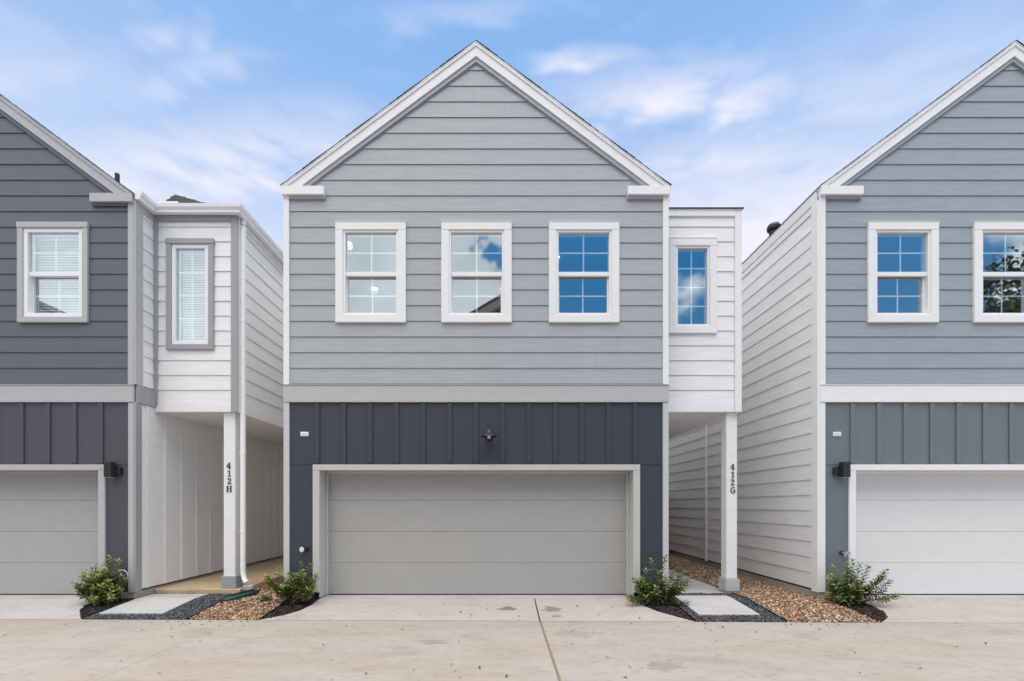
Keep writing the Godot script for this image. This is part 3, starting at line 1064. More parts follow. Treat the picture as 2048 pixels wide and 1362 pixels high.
func tree(at: Vector3, height: float, crown: Vector3, sd: int, label: String) -> void:
	var r := RandomNumberGenerator.new()
	r.seed = sd
	var t := thing("broadleaf_tree", label, "tree", at)
	var trunk := begin()
	var fork := height * 0.45
	tube(trunk, [Vector3.ZERO, Vector3(0.1, fork * 0.5, 0), Vector3(0, fork, 0.1), Vector3(0.1, height * 0.85, 0)], [0.28, 0.22, 0.16, 0.04], 10)
	var leaves := begin()
	var centre := Vector3(0, height - crown.y, 0)
	for k in 46:
		var d := Vector3(r.randfn(), r.randfn(), r.randfn()).normalized() * pow(r.randf(), 0.4)
		var p := centre + d * crown
		tube(trunk, [Vector3(0, fork * r.randf_range(0.75, 1.2), 0), Vector3(0, fork, 0).lerp(p, 0.5) + Vector3(0, 0.3, 0), p], [0.07, 0.045, 0.012], 5)
		for q in 260:
			var e := Vector3(r.randfn(), r.randfn() * 0.6, r.randfn()) * 0.55
			var dir := Vector3(r.randfn(), r.randfn() - 0.3, r.randfn()).normalized()
			var c := Color(0.035, 0.075, 0.02).lerp(Color(0.10, 0.14, 0.03), r.randf())
			leaf(leaves, p + e, dir, Vector3.UP, r.randf_range(0.17, 0.30), 0.15, c)
	put(trunk, "trunk", M.bark, t)
	put(leaves, "crown", M.leaf, t)


# ---------- ground ----------

func kerb_z(x: float) -> float:
	return 0.98 + 0.0152 * x


func fall(x: float, z: float) -> float:
	# level of the ground between the houses (0) and the alley
	return -0.096 * clampf(z / kerb_z(x), 0.0, 1.0)


func stone_mesh(sd: int) -> ArrayMesh:
	var r := RandomNumberGenerator.new()
	r.seed = sd
	var g := (1.0 + sqrt(5.0)) / 2.0
	var v := []
	for p: Vector3 in [Vector3(-1, g, 0), Vector3(1, g, 0), Vector3(-1, -g, 0), Vector3(1, -g, 0), Vector3(0, -1, g), Vector3(0, 1, g), Vector3(0, -1, -g), Vector3(0, 1, -g), Vector3(g, 0, -1), Vector3(g, 0, 1), Vector3(-g, 0, -1), Vector3(-g, 0, 1)]:
		v.append(p.normalized() * r.randf_range(0.75, 1.15))
	var st := begin()
	for f: Array in [[0, 11, 5], [0, 5, 1], [0, 1, 7], [0, 7, 10], [0, 10, 11], [1, 5, 9], [5, 11, 4], [11, 10, 2], [10, 7, 6], [7, 1, 8], [3, 9, 4], [3, 4, 2], [3, 2, 6], [3, 6, 8], [3, 8, 9], [4, 9, 5], [2, 4, 11], [6, 2, 10], [8, 6, 7], [9, 8, 1]]:
		tri(st, v[f[0]], v[f[1]], v[f[2]])
	return st.commit()


func scatter(called: String, label: String, category: String, areas: Array, per_m2: float, size: Vector2, flat: float, colours: Array, m: Material, sd: int, keep_out: Array) -> void:
	# loose pieces over rectangles [x0, x1, z0, z1]; keep_out: rectangles without any
	var r := RandomNumberGenerator.new()
	r.seed = sd
	var places: Array[Transform3D] = []
	var tints := []
	for a: Array in areas:
		for k in int((a[1] - a[0]) * (a[3] - a[2]) * per_m2 * (a[4] if a.size() > 4 else 1.0)):
			var x := r.randf_range(a[0], a[1])
			var z := r.randf_range(a[2], a[3])
			if z > kerb_z(x) - 0.008: continue
			if keep_out.any(func(q): return q.call(x, z)): continue
			var s := r.randf_range(size.x, size.y)
			var b := Basis.from_euler(Vector3(r.randf_range(-0.5, 0.5), r.randf() * TAU, r.randf_range(-0.5, 0.5))).scaled_local(Vector3(s * r.randf_range(0.8, 1.5), s * flat * r.randf_range(0.8, 1.2), s))
			places.append(Transform3D(b, Vector3(x, fall(x, z) - 0.012 + r.randf() * 0.016, z)))
			var c: Color = colours[r.randi() % colours.size()]
			tints.append(c * r.randf_range(0.75, 1.25))
	var mm := MultiMesh.new()
	mm.transform_format = MultiMesh.TRANSFORM_3D
	mm.use_colors = true
	mm.mesh = stone_mesh(sd)
	mm.instance_count = places.size()
	for k in places.size():
		mm.set_instance_transform(k, places[k])
		mm.set_instance_color(k, tints[k])
	var o := MultiMeshInstance3D.new()
	o.name = numbered(called)
	o.multimesh = mm
	o.material_override = m
	add_child(o)
	tag(o, label, category, "", "stuff")


func bed_sheet(called: String, m: Material, x0: float, x1: float, z0: float, z1: float, down: float) -> void:
	var st := begin()
	var rows := 8
	for k in rows:
		var a := lerpf(z0, z1, float(k) / rows)
		var b := lerpf(z0, z1, float(k + 1) / rows)
		quad(st, Vector3(x0, fall(x0, b) - down, b), Vector3(x1, fall(x1, b) - down, b), Vector3(x1, fall(x1, a) - down, a), Vector3(x0, fall(x0, a) - down, a))
	structure(st, called, m)


func apron_edge(right: bool, f: float, cx: float) -> float:
	# the apron narrows in a curve from the alley to the door
	var key := [[0.0, 2.475], [0.35, 2.50], [0.6, 2.62], [0.8, 2.80], [0.92, 2.90], [1.0, 2.985]] if right else [[0.0, -2.435], [0.35, -2.445], [0.58, -2.495], [0.8, -2.635], [0.93, -2.80], [1.0, -2.90]]
	for k in key.size() - 1:
		if f <= key[k + 1][0]:
			return cx + lerpf(key[k][1], key[k + 1][1], (f - key[k][0]) / (key[k + 1][0] - key[k][0]))
	return cx + key[-1][1]


func sloped_strip(st: SurfaceTool, left: Callable, right: Callable, z_of: Callable, up: float, thick: float, rows := 20) -> void:
	for k in rows:
		var f0 := float(k) / rows
		var f1 := float(k + 1) / rows
		var p := []
		for q: Array in [[left, f1], [right, f1], [right, f0], [left, f0]]:
			var x: float = q[0].call(q[1])
			var z: float = z_of.call(x, q[1])
			p.append(Vector3(x, fall(x, z) + up, z))
		var d := Vector3(0, -thick, 0)
		quad(st, p[0], p[1], p[2], p[3])
		quad(st, p[1] + d, p[2] + d, p[2], p[1])
		quad(st, p[3] + d, p[0] + d, p[0], p[3])
		if k == rows - 1: quad(st, p[0] + d, p[1] + d, p[1], p[0])
		if k == 0: quad(st, p[2] + d, p[3] + d, p[3], p[2])


func ground() -> void:
	var earth := plain(0.20, 0.19, 0.17, 0.95)
	var st := begin()
	quad(st, Vector3(-300, -0.30, 300), Vector3(300, -0.30, 300), Vector3(300, -0.30, -300), Vector3(-300, -0.30, -300))
	structure(st, "ground", earth)

	# alley slabs with saw cuts between them and one caulked joint
	var street := Node3D.new()
	street.name = "street"
	add_child(street)
	street.set_meta("kind", "structure")
	var xs := [-20.25, -16.05, -11.88, -7.75, -3.62, 0.52, 4.64, 8.77, 12.9, 17.0, 21.1]
	for k in xs.size() - 1:
		var a: float = xs[k] + (0.014 if k == 5 else 0.0022)
		var b: float = xs[k + 1] - (0.014 if k == 4 else 0.0022)
		for z: Array in [[0.0, 5.6], [5.608, 11.0]]:
			st = begin()
			var za: float = kerb_z(a) + 0.008 if z[0] == 0.0 else z[0]
			var zb: float = kerb_z(b) + 0.008 if z[0] == 0.0 else z[0]
			var p := [Vector3(a, STREET, z[1]), Vector3(b, STREET, z[1]), Vector3(b, STREET, zb), Vector3(a, STREET, za)]
			var d := Vector3(0, -0.12, 0)
			quad(st, p[0], p[1], p[2], p[3])
			for e in 4:
				quad(st, p[e] + d, p[(e + 1) % 4] + d, p[(e + 1) % 4], p[e])
			put(st, "slab", M.street, street)
	st = begin()
	box(st, 0.5065, 0.5335, STREET - 0.05, STREET - 0.006, kerb_z(0.5) + 0.01, 11.0)
	put(st, "joint_sealant", M.sealant, street)
	st = begin()
	box(st, 0.523, 0.5285, STREET - 0.05, STREET - 0.002, kerb_z(0.5) + 0.01, 11.0)
	put(st, "joint_strip", M.sealant_light, street)

	# sloping aprons in front of the doors, each cut in two
	for n in 3:
		var cx: float = CENTRES[n]
		var jx := cx + 0.912
		var ap := Node3D.new()
		ap.name = numbered("driveway_apron")
		add_child(ap)
		ap.set_meta("kind", "structure")
		var m: Material = M.aprons[n]
		var z_of := func(x: float, f: float) -> float: return lerpf(0.004, kerb_z(x) - 0.003, f)
		st = begin()
		sloped_strip(st, func(f): return apron_edge(false, f, cx), func(_f): return jx - 0.010, z_of, 0.0, 0.14)
		put(st, "slab", m, ap)
		st = begin()
		sloped_strip(st, func(_f): return jx + 0.010, func(f): return apron_edge(true, f, cx), z_of, 0.0, 0.14)
		put(st, "slab", m, ap)
		st = begin()
		box(st, cx - 2.44, cx + 2.45, -0.14, 0.0, -0.9, -0.004)
		put(st, "door_sill", M.walk, ap)

	# entry walks, porch slab, stepping pads
	st = begin()
	soft_box(st, -5.70, -4.30, -0.2, 0.075, -7.0, -0.37, 0.008)
	structure(st, "porch_slab", M.porch)
	st = begin()
	soft_box(st, 2.61, 3.79, -0.2, 0.0, -7.0, -0.40, 0.008)
	structure(st, "entry_walk", M.walk)
	for p: Array in [[-5.67, -4.77, -0.30, 0.695], [2.745, 3.595, -0.17, 0.775]]:
		st = begin()
		var a: float = p[0]
		var b: float = p[1]
		var z0: float = p[2]
		var z1: float = p[3]
		sloped_strip(st, func(_f): return a, func(_f): return b, func(_x, f): return lerpf(z0, z1, f), 0.012, 0.09, 6)
		structure(st, "stepping_pad", M.slab_pad)

	# beds
	var soil := plain(0.018, 0.014, 0.011, 0.95)
	var dust := plain(0.20, 0.125, 0.075, 0.95)
	var grit := plain(0.020, 0.021, 0.024, 0.9)
	bed_sheet("path", grit, -5.75, -4.28, -0.37, 0.88, 0.018)
	bed_sheet("path", grit, 2.60, 3.82, -0.42, 1.02, 0.018)
	bed_sheet("path", dust, -4.30, -3.28, -7.0, 0.92, 0.020)
	bed_sheet("path", dust, 3.80, 5.06, -7.0, 1.04, 0.020)
	bed_sheet("path", soil, -6.30, -5.74, -0.05, 0.88, 0.016)
	bed_sheet("path", soil, -3.29, -2.80, -0.05, 0.93, 0.016)
	bed_sheet("path", soil, 2.05, 2.61, -0.05, 1.01, 0.016)
	bed_sheet("path", soil, 5.05, 5.52, -0.05, 1.05, 0.016)
	var in_pad := func(x: float, z: float) -> bool: return (x > -5.675 and x < -4.765 and z > -0.305 and z < 0.70) or (x > 2.74 and x < 3.60 and z > -0.175 and z < 0.78)
	var in_porch := func(x: float, z: float) -> bool: return z < -0.36 and x > -5.7 and x < -4.295
	var in_walk := func(x: float, z: float) -> bool: return z < -0.395 and x > 2.6 and x < 3.795
	var on_apron := func(x: float, z: float) -> bool:
		if z < 0.0: return false
		var f := z / kerb_z(x)
		for cx: float in CENTRES:
			if x > apron_edge(false, f, cx) - 0.006 and x < apron_edge(true, f, cx) + 0.006: return true
		return false
	scatter("black_gravel", "fine black gravel round the stepping pad by the tan porch slab", "gravel", [[-5.73, -4.29, -0.37, 0.95]], 6000, Vector2(0.0070, 0.0130), 0.75, [Color(0.040, 0.044, 0.052), Color(0.070, 0.076, 0.088), Color(0.020, 0.021, 0.025), Color(0.15, 0.155, 0.165)], M.stone, 5, [in_pad, in_porch, on_apron])
	scatter("black_gravel", "fine black gravel round the stepping pad by the grey entry walk", "gravel", [[2.615, 3.81, -0.42, 1.03]], 6000, Vector2(0.0070, 0.0130), 0.75, [Color(0.040, 0.044, 0.052), Color(0.070, 0.076, 0.088), Color(0.020, 0.021, 0.025), Color(0.15, 0.155, 0.165)], M.stone, 6, [in_pad, in_walk, on_apron])
	var tan := [Color(0.36, 0.23, 0.14), Color(0.26, 0.145, 0.078), Color(0.20, 0.095, 0.052), Color(0.43, 0.31, 0.21), Color(0.31, 0.19, 0.115), Color(0.15, 0.075, 0.045), Color(0.62, 0.52, 0.40), Color(0.10, 0.05, 0.03)]
	scatter("brown_gravel", "tan and brown river gravel between the tan porch slab and navy house", "gravel", [[-4.27, -3.30, -0.6, 0.95], [-4.27, -3.42, -6.5, -0.6, 0.5]], 3200, Vector2(0.0095, 0.019), 0.7, tan, M.stone, 7, [in_porch, on_apron])
	scatter("brown_gravel", "tan and brown river gravel along the white side wall", "gravel", [[3.83, 5.04, -1.2, 1.05], [3.80, 4.93, -6.5, -1.2, 0.55]], 3200, Vector2(0.0095, 0.019), 0.7, tan, M.stone, 8, [in_walk, on_apron])
	var dark := [Color(0.010, 0.008, 0.007), Color(0.018, 0.013, 0.010), Color(0.007, 0.006, 0.006), Color(0.05, 0.036, 0.027)]
	var k := 0
	for a: Array in [[-6.28, -5.76, "dark bark mulch under the shrub beside the charcoal house"], [-3.27, -2.82, "dark bark mulch under the shrub by the tap on the navy wall"], [2.06, 2.59, "dark bark mulch under the shrub next to the grey entry walk"], [5.06, 5.50, "dark bark mulch under the shrub beside the blue-grey house"]]:
		scatter("bark_mulch", a[2], "mulch", [[a[0], a[1], 0.0, 1.06]], 4200, Vector2(0.008, 0.020), 0.4, dark, M.stone, 12 + k, [on_apron])
		k += 1

	for a: Array in [[-4.5, -3.3, 1.0, 1.25], [3.7, 5.2, 1.06, 1.35]]:
		var st2 := begin()
		var q := RandomNumberGenerator.new()
		q.seed = int(a[0] * 10) + 90
		for i in 22:
			var at := Vector3(q.randf_range(a[0], a[1]), STREET + 0.004, a[2] + pow(q.randf(), 3.0) * (a[3] - a[2]))
			st2.append_from(stone_mesh(300 + i), 0, Transform3D(Basis.from_euler(Vector3(0, q.randf() * TAU, 0)).scaled_local(Vector3(0.014, 0.007, 0.010) * q.randf_range(0.5, 1.2)), at))
		tag(put(st2, "stray_stones", plain(0.25, 0.16, 0.10, 0.9), self), "stray brown pebbles on the concrete before the gravel " + ("by the porch slab" if a[0] < 0 else "by the white side wall"), "gravel", "", "stuff")

	# edging strips between the beds
	for e: Array in [[-5.745, -0.02, 0.88, "black edging strip between mulch and black gravel"], [-4.28, -0.37, 0.90, "black edging strip between black gravel and brown gravel left of the navy house"], [-3.285, 0.02, 0.925, "black edging strip between brown gravel and mulch"], [2.605, 0.0, 1.0, "black edging strip along mulch beside the black gravel"], [3.82, -0.40, 1.02, "black edging strip between black gravel and brown gravel near the white side wall"], [5.05, 0.02, 1.045, "black edging strip between brown gravel and mulch by the blue-grey house"]]:
		st = begin()
		for s in 10:
			var za := lerpf(e[1], e[2], s / 10.0)
			var zb := lerpf(e[1], e[2], (s + 1) / 10.0)
			var x: float = e[0]
			var a := Vector3(x, fall(x, za) + 0.012, za)
			var b := Vector3(x, fall(x, zb) + 0.012, zb)
			tube(st, [a, b], [0.007, 0.007], 6)
			quad(st, b + Vector3(0.003, -0.06, 0), a + Vector3(0.003, -0.06, 0), a + Vector3(0.003, 0, 0), b + Vector3(0.003, 0, 0))
			quad(st, a + Vector3(-0.003, -0.06, 0), b + Vector3(-0.003, -0.06, 0), b + Vector3(-0.003, 0, 0), a + Vector3(-0.003, 0, 0))
		tag(put(st, "edging_strip", M.edging, self), e[3], "edging", "edging strips round the beds")


func litter() -> void:
	# leaves that can be picked out, then the crumbs nobody could count
	var spots := [[5.0, 2.05, 0.055, Color(0.75, 0.42, 0.03), "yellow fallen leaf on the concrete alley before the blue-grey house"], [2.80, 1.28, 0.05, Color(0.16, 0.09, 0.045), "dark brown fallen leaf lying near the stepping pad"],
		[1.10, 2.95, 0.045, Color(0.30, 0.11, 0.05), "reddish brown fallen leaf on the alley past the sealed joint"], [2.88, 1.02, 0.035, Color(0.42, 0.25, 0.03), "small ochre fallen leaf at the black gravel's front edge"]]
	for s: Array in spots:
		var t := thing("fallen_leaf", s[4], "leaf", Vector3(s[0], STREET + 0.004, s[1]), "")
		var st := begin()
		leaf(st, Vector3.ZERO, Vector3(0.9, 0.14, 0.3).normalized(), Vector3.UP, s[2], s[2] * 0.6, s[3])
		put(st, "blade", M.leaf_dry, t)
		st = begin()
		tube(st, [Vector3.ZERO, Vector3(-s[2] * 0.3, 0.004, -s[2] * 0.15)], [0.0012, 0.0008], 5)
		put(st, "stalk", M.bark, t)
	var r := RandomNumberGenerator.new()
	r.seed = 77
	var st := begin()
	for k in 120:
		var x := r.randf_range(-6.5, 6.5)
		var z := 1.05 + pow(r.randf(), 1.2) * 2.6
		if r.randf() < 0.15:
			z = r.randf_range(0.2, 0.95)
			x = r.randf_range(-2.2, 1.9)
		var y := STREET + 0.003 if z > kerb_z(x) else fall(x, z) + 0.003
		var a := r.randf() * TAU
		var c := Color(0.02, 0.016, 0.012).lerp(Color(0.10, 0.065, 0.04), r.randf())
		leaf(st, Vector3(x, y, z), Vector3(cos(a), 0.45, sin(a)).normalized(), Vector3.UP, r.randf_range(0.018, 0.055), r.randf_range(0.012, 0.024), c)
	tag(put(st, "leaf_litter", M.leaf_dry, self), "tiny dark leaf crumbs scattered over the concrete", "litter", "", "stuff")


# ---------- the far side of the alley, mirrored in the windows ----------

func opposite_house(cx: float, z: float, label: String) -> void:
	var t := thing("neighbour_house", label, "house", Vector3(cx, STREET, z), "brown houses across the alley")
	var w := 4.2
	var eave := 7.9
	var top := 10.35
	var deep := 9.0
	var st := begin()
	box(st, -w, w, 0, eave, 0, deep)
	prism(st, PackedVector2Array([Vector2(-w, eave), Vector2(w, eave), Vector2(0, top)]), func(_y): return deep, deep)
	put(st, "wall", M.brown, t)
	var roof := part("roof", t)
	for s: float in [-1.0, 1.0]:
		st = begin()
		var a := Vector3(s * (w + 0.3), eave - 0.17, -0.3)
		var b := Vector3(0, top + 0.03, -0.3)
		var back := Vector3(0, 0, deep + 0.6)
		var up := Vector3(0, 0.12, 0)
		quad(st, a + up, b + up, b + back + up, a + back + up)
		quad(st, a, a + back, b + back, b)
		quad(st, a, b, b + up, a + up)
		quad(st, a, a + up, a + up + back, a + back)
		put(st, "roof_slope", M.shingle, roof)
		st = begin()
		prism(st, PackedVector2Array([Vector2(0, top - 0.32), Vector2(0, top + 0.02), Vector2(s * (w + 0.3), eave - 0.18), Vector2(s * (w + 0.3), eave - 0.52)]), func(_y): return -0.02, 0.26)
		put(st, "rake_board", M.buff, roof)
	for x: float in [-2.2, 2.2]:
		for y: float in [1.2, 4.6]:
			var win := part("window", t, facing(Vector3(x, y, 0), Vector3.FORWARD))
			one_box("casing", M.buff, win, -0.6, 0.6, 0, 1.6, 0.002, 0.05)
			st = begin()
			box(st, -0.5, 0.5, 0.1, 1.5, 0.051, 0.056)
			put(st, "pane", M.dark_glass, win)


func _ready() -> void:
	rng.seed = 1
	# camera: level, lens shifted up
	var f := 900.0
	var cam := Camera3D.new()
	cam.name = "camera"
	add_child(cam)
	cam.position = Vector3(0, 1.475, 7.03)
	cam.projection = Camera3D.PROJECTION_FRUSTUM
	cam.near = 0.05
	cam.far = 900.0
	cam.size = 1362.0 / f * cam.near
	cam.frustum_offset = Vector2(21.0, 327.0) / f * cam.near
	cam.current = true
	# sky, veiled sun, exposure
	var env := Environment.new()
	env.background_mode = Environment.BG_SKY
	env.tonemap_mode = Environment.TONE_MAPPER_LINEAR
	env.tonemap_exposure = 2.08
	env.sdfgi_enabled = true
	env.ssao_enabled = true
	env.ssil_enabled = true
	var sky := Sky.new()
	var pano := PanoramaSkyMaterial.new()
	pano.panorama = make_sky()
	sky.sky_material = pano
	env.sky = sky
	var we := WorldEnvironment.new()
	we.name = "environment"
	we.environment = env
	add_child(we)
	var sun := DirectionalLight3D.new()
	sun.name = "sun"
	add_child(sun)
	sun.rotation_degrees = Vector3(-74, -8, 0)
	sun.light_energy = 0.5
	sun.light_angular_distance = 68.0
	sun.light_color = Color(1.0, 0.95, 0.885)
	sun.shadow_enabled = true
	print("sky ", Time.get_ticks_msec())

	T.concrete_spots = concrete_image(512, 512, 4, Color(0.97, 0.96, 0.94), Color(1, 1, 1), [], 128.0)
	make_materials()
	var street_tex := concrete_image(1536, 512, 31, Color(0.375, 0.336, 0.296), Color(0.372, 0.350, 0.328), [[10.2, 1.9, 0.16, 0.22], [12.6, 2.65, 0.22, 0.2], [11.4, 3.3, 0.3, 0.15], [14.6, 1.7, 0.2, 0.12]], 76.8)
	M.street = ground_material(street_tex, Vector3(1.0 / 20.0, 1.0 / 6.667, 1), Vector3(0.55, 0.0, 0))
	M.aprons = []
	for n in 3:
		var stains := [[4.48, 0.46, 0.15, 0.6], [5.12, 0.50, 0.17, 0.5], [5.16, 0.78, 0.08, 0.5], [6.6, 0.28, 0.15, 0.16]] if n == 1 else []
		var warm := [Color(0.45, 0.445, 0.435), Color(0.435, 0.41, 0.375), Color(0.43, 0.40, 0.36)][n] as Color
		var at := concrete_image(640, 128, 61 + n, warm, warm * 0.96, stains, 80.0)
		# 8 m by 1.6 m, laid from the left edge of each apron
		M.aprons.append(ground_material(at, Vector3(1.0 / 8.0, 1.0 / 1.6, 1), Vector3(-(CENTRES[n] - 4.0) / 8.0, 0.0, 0)))
	M.sealant = plain(0.22, 0.155, 0.10, 0.8)
	M.sealant_light = plain(0.42, 0.31, 0.20, 0.8)
	M.downlight = plain(1, 1, 1, 0.5)
	M.downlight.emission_enabled = true
	M.downlight.emission = Color(1.0, 0.97, 0.93)
	M.downlight.emission_energy_multiplier = 3.0
	M.bark = plain(0.11, 0.085, 0.055, 0.85)
	var lf := plain(1, 1, 1, 0.42)
	lf.vertex_color_use_as_albedo = true
	lf.backlight_enabled = true
	lf.backlight = Color(0.35, 0.45, 0.2)
	M.leaf = lf
	M.leaf_dry = plain(1, 1, 1, 0.8)
	M.leaf_dry.vertex_color_use_as_albedo = true
	M.stone = plain(1, 1, 1, 0.8)
	M.stone.vertex_color_use_as_albedo = true
	M.brown = plain(0.12, 0.055, 0.035, 0.85)
	M.buff = plain(0.42, 0.37, 0.30, 0.7)
	M.dark_glass = plain(0.03, 0.035, 0.04, 0.05)
	ground()
	print("ground ", Time.get_ticks_msec())

	var grey := paint(0.45, 0.46, 0.48)
	var mid_grey := paint(0.34, 0.35, 0.375)
	house(0, {"label": "charcoal gabled house with white entry tower, gutters and grey garage door", "drop": -0.11, "shift": 0.06, "siding": siding(0.106, 0.119, 0.152), "low": paint(0.070, 0.073, 0.094), "casing": grey, "head": true, "blinds": true, "corner": grey, "low_corner": grey, "band": grey,
		"garage_trim": grey, "door": paint(0.40, 0.405, 0.405), "flank": false, "tower": 4.345, "tower_top": 6.215, "tower_trim": mid_grey, "tower_casing": mid_grey, "gutter": true, "post_w": 0.19, "post_x": 4.295, "post_base": mid_grey, "post_foot": 0.078})
	var pale := paint(0.47, 0.475, 0.485)
	house(1, {"label": "light grey gabled house with navy panels round its grey garage door", "drop": 0.0, "shift": 0.0, "siding": siding(0.388, 0.412, 0.440), "low": paint(0.036, 0.045, 0.066), "casing": M.white, "head": false, "blinds": false, "corner": M.white, "low_corner": paint(0.54, 0.55, 0.56), "band": pale,
		"garage_trim": paint(0.52, 0.525, 0.51), "door": paint(0.39, 0.385, 0.375), "flank": false, "tower": 4.303, "tower_top": 6.30, "tower_trim": M.white, "tower_casing": M.white, "gutter": false, "post_w": 0.178, "post_x": 4.303, "post_base": paint(0.50, 0.51, 0.51), "post_foot": 0.030})
	house(2, {"label": "blue-grey gabled house with white band and pale garage door", "drop": 0.0, "shift": -0.06, "siding": siding(0.312, 0.358, 0.395), "low": paint(0.150, 0.180, 0.200), "casing": M.white, "head": false, "blinds": false, "corner": M.white, "low_corner": M.white, "band": M.white,
		"garage_trim": M.white, "door": paint(0.75, 0.75, 0.75), "flank": true, "tower": 4.303, "tower_top": 6.30, "tower_trim": M.white, "tower_casing": M.white, "gutter": false, "post_w": 0.178, "post_x": 4.303, "post_base": mid_grey, "post_foot": 0.030})
	print("houses ", Time.get_ticks_msec())

	# roof vents belong to their houses
	var st := begin()
	tube(st, [Vector3(2.2, 6.7, -0.6), Vector3(2.2, 7.07, -0.6)], [0.035, 0.035], 12)
	put(st, "vent_pipe", M.black_metal, get_node("gabled_house"))
	st = begin()
	lathe(st, Vector3(-2.70, 6.41, -1.64), [[0.08, 0.0], [0.08, 0.32], [0.115, 0.34], [0.12, 0.40], [0.09, 0.45], [0.0, 0.465]], 20)
	put(st, "roof_vent", M.black_metal, get_node("gabled_house_002"))

	barn_light()
	sconce(-6.03, 1.0, "dark box sconce on the charcoal house beside its grey garage door")
	sconce(5.285, -1.0, "dark box sconce on the blue-grey house beside its pale garage door")
	hose_tap(Vector3(-3.035, 0.775, 0.0105), M.tag_plate, -1.0, "garden tap with white handwheel on the navy panel")
	hose_tap(Vector3(5.30, 0.715, 0.0105), M.steel, 1.0, "steel garden tap on the blue-grey house's lower panel")
	vent_plate(Vector3(-3.07, 2.565, 0.0105), "small white plate on the navy panel")
	vent_plate(Vector3(5.23, 2.565, 0.0105), "small white plate on the blue-grey panel")
	house_number(Vector3(-4.515, 1.915, -0.4345), [["4", "Droid Serif", 0.0021, -0.008], ["1", "Droid Serif", 0.0021, 0.003], ["2", "Droid Serif", 0.0021, 0.006], ["H", "Droid Serif", 0.0021, 0.0]], "black characters 4 1 2 H stacked on the white porch post")
	house_number(Vector3(3.835, 1.895, -0.4345), [["4", "Droid Serif", 0.0021, -0.004], ["1", "Droid Serif", 0.0021, 0.002], ["2", "Droid Serif", 0.0021, -0.002], ["G", "Droid Sans", 0.0021, 0.0]], "black characters 4 1 2 G stacked on the white porch post")

	# splash block below the downspout, the broken stone beside it
	var sp := thing("splash_block", "dark green plastic splash block on the brown gravel", "splash block", Vector3(-4.02, 0.036, -0.34))
	sp.scale = Vector3(0.88, 0.5, 0.88)
	sp.rotation.y = -0.52
	sp.rotation.x = 0.07
	st = begin()
	prism(st, PackedVector2Array([Vector2(-0.10, 0), Vector2(0.10, 0), Vector2(0.165, 0.42), Vector2(0.10, 0.60), Vector2(-0.10, 0.60), Vector2(-0.165, 0.42)]), func(_y): return 0.0, 0.02)
	var tray := put(st, "tray", M.green_plastic, sp)
	tray.rotation_degrees.x = 90
	for s: Array in [[[-0.10, 0.0], [-0.165, 0.42], [-0.10, 0.60]], [[0.10, 0.0], [0.165, 0.42], [0.10, 0.60]], [[-0.10, 0.0], [0.10, 0.0]]]:
		st = begin()
		for k in s.size() - 1:
			var a := Vector3(s[k][0], 0, s[k][1])
			var b := Vector3(s[k + 1][0], 0, s[k + 1][1])
			var side := (b - a).normalized().cross(Vector3.UP) * 0.006
			var h0 := Vector3(0, 0.075 if k == 0 else 0.055, 0)
			var h1 := Vector3(0, 0.055 if k == 0 else 0.012, 0)
			quad(st, a + side, b + side, b + side + h1, a + side + h0)
			quad(st, b - side, a - side, a - side + h0, b - side + h1)
			quad(st, a + side + h0, b + side + h1, b - side + h1, a - side + h0)
		put(st, "rim", M.green_plastic, sp)
	var rock := thing("stone_block", "small broken stone block under the downspout elbow", "stone", Vector3(-4.19, 0.105, -0.42))
	st = begin()
	soft_box(st, -0.075, 0.075, -0.06, 0.030, -0.05, 0.05, 0.014)
	put(st, "block", M.foundation, rock).rotation.y = 0.25

	# alarm company's yard sign behind the shrub
	var sg := thing("yard_sign", "blue octagonal yard sign with white rim behind the shrub", "sign", Vector3(-5.89, 0.03, 0.05))
	var oct := PackedVector2Array()
	var inner := PackedVector2Array()
	for k in 8:
		var a := TAU * (k + 0.5) / 8
		oct.append(Vector2(cos(a), sin(a)) * 0.102 + Vector2(0, 0.33))
		inner.append(Vector2(cos(a), sin(a)) * 0.089 + Vector2(0, 0.33))
	st = begin()
	prism(st, oct, func(_y): return 0.0, 0.006)
	put(st, "rim", M.tag_plate, sg)
	st = begin()
	prism(st, inner, func(_y): return 0.003, 0.0028)
	put(st, "face", plain(0.012, 0.035, 0.20, 0.35), sg)
	st = begin()
	tube(st, [Vector3(-0.05, 0.305, 0.005), Vector3(-0.02, 0.335, 0.005), Vector3(0.045, 0.345, 0.005)], [0.006, 0.010, 0.004], 6)
	put(st, "mark", M.tag_plate, sg)
	st = begin()
	tube(st, [Vector3(0, -0.05, -0.012), Vector3(0, 0.36, -0.012)], [0.006, 0.006], 6)
	put(st, "stake", M.steel, sg)

	# board fence across the far end of the side passage
	var fence := thing("board_fence", "brown board fence across the passage beside the white side wall", "fence", Vector3(3.0, 0, -6.35))
	for k in 13:
		one_box("board", M.wood, fence, k * 0.148 + 0.002, k * 0.148 + 0.143, -0.02, 1.78 + 0.01 * sin(k * 2.1), 0.0, 0.02)
	for y: float in [0.3, 1.4]:
		one_box("rail", M.wood, fence, 0.0, 1.93, y, y + 0.08, -0.045, -0.001)

	# shrubs
	var dome := []
	for k in 26:
		var a := k * 2.4
		var q := sqrt((k + 0.5) / 26.0) * 0.36
		dome.append([cos(a) * q * 1.05 - 0.02, sin(a) * q * 0.7, 0.62 - q * 0.75 + 0.06 * sin(k * 3.1), 0.25])
	dome.append([0.27, 0.05, 0.66, 0.45])
	dome.append([0.10, 0.0, 0.70, 0.4])
	shrub(Vector3(-6.03, -0.02, 0.22), 101, dome, "dense rounded green shrub beside the charcoal house's garage door", 26, 0.38)
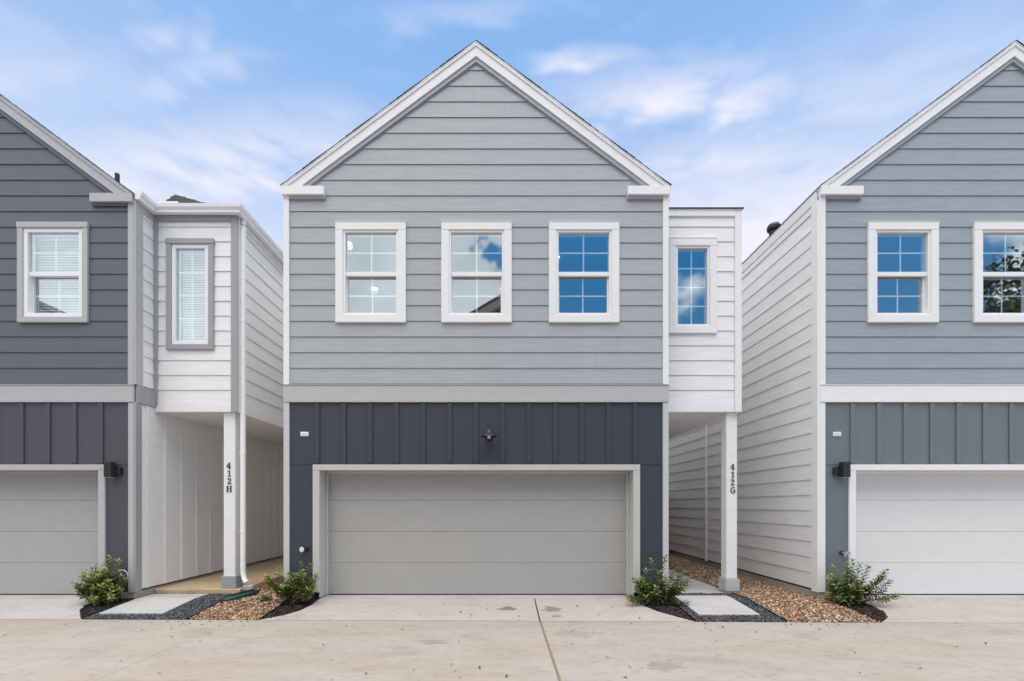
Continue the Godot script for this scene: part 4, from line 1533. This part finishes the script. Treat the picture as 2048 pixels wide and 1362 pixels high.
	shrub(Vector3(-3.12, -0.02, 0.25), 102, [[-0.36, 0.10, 0.44, 0.35], [-0.28, 0.0, 0.50, 0.3], [-0.20, 0.1, 0.47, 0.3], [-0.10, 0.0, 0.44, 0.3], [0.08, -0.05, 0.62, 0.35], [0.12, 0.05, 0.50, 0.3], [0.26, 0.0, 0.60, 0.4], [0.30, 0.06, 0.40, 0.3], [0.37, 0.05, 0.46, 0.4], [0.36, 0.1, 0.30, 0.35], [0.0, 0.12, 0.42, 0.2], [-0.05, 0.1, 0.38, 0.2], [0.18, 0.1, 0.36, 0.2], [-0.42, 0.02, 0.33, 0.4]], "sparse upright green shrub in front of the navy panel's tap", 12, 0.26)
	shrub(Vector3(2.27, -0.02, 0.28), 103, [[0.20, -0.02, 0.71, 0.3], [-0.02, 0.0, 0.66, 0.3], [-0.12, 0.05, 0.52, 0.3], [-0.34, 0.1, 0.42, 0.35], [-0.28, 0.08, 0.36, 0.3], [0.45, 0.1, 0.50, 0.4], [0.52, 0.08, 0.40, 0.4], [0.40, 0.12, 0.36, 0.35], [0.30, 0.0, 0.44, 0.3], [-0.40, 0.14, 0.12, 0.4], [0.48, 0.14, 0.05, 0.4], [0.06, 0.1, 0.50, 0.25], [0.14, 0.12, 0.44, 0.25], [-0.18, 0.12, 0.33, 0.25], [0.5, 0.06, 0.30, 0.4]], "spreading green shrub beside the grey entry walk", 15, 0.30)
	shrub(Vector3(5.17, -0.02, 0.28), 104, [[0.10, 0.0, 0.66, 0.3], [0.0, 0.04, 0.62, 0.3], [-0.18, 0.0, 0.56, 0.3], [-0.30, 0.04, 0.40, 0.35], [0.20, 0.0, 0.60, 0.4], [0.32, 0.02, 0.56, 0.45], [0.52, 0.08, 0.50, 0.45], [0.48, 0.06, 0.42, 0.4], [0.56, 0.12, 0.36, 0.5], [0.60, 0.2, 0.16, 0.5], [-0.10, 0.1, 0.48, 0.25], [0.06, 0.1, 0.44, 0.25], [0.18, 0.12, 0.40, 0.25], [0.3, 0.1, 0.34, 0.3], [-0.22, 0.1, 0.30, 0.3]], "leggy green shrub with arching shoots beside the pale garage door", 15, 0.28)
	shrub(Vector3(-3.62, -0.02, 0.12), 105, [[-0.03, 0.02, 0.10, 0.1], [0.03, 0.0, 0.08, 0.1], [0.0, 0.03, 0.07, 0.1]], "tiny green seedling sprouting in the brown gravel", 0, 0.1)

	litter()
	opposite_house(0.2, 12.0, "brown gabled house across the alley with buff rake boards")
	opposite_house(-20.3, 12.0, "brown gabled house across the alley further down")
	tree(Vector3(24.3, -0.2, 13.0), 13.0, Vector3(4.2, 3.6, 3.6), 9, "tall leafy tree across the alley")
	print("done ", Time.get_ticks_msec())
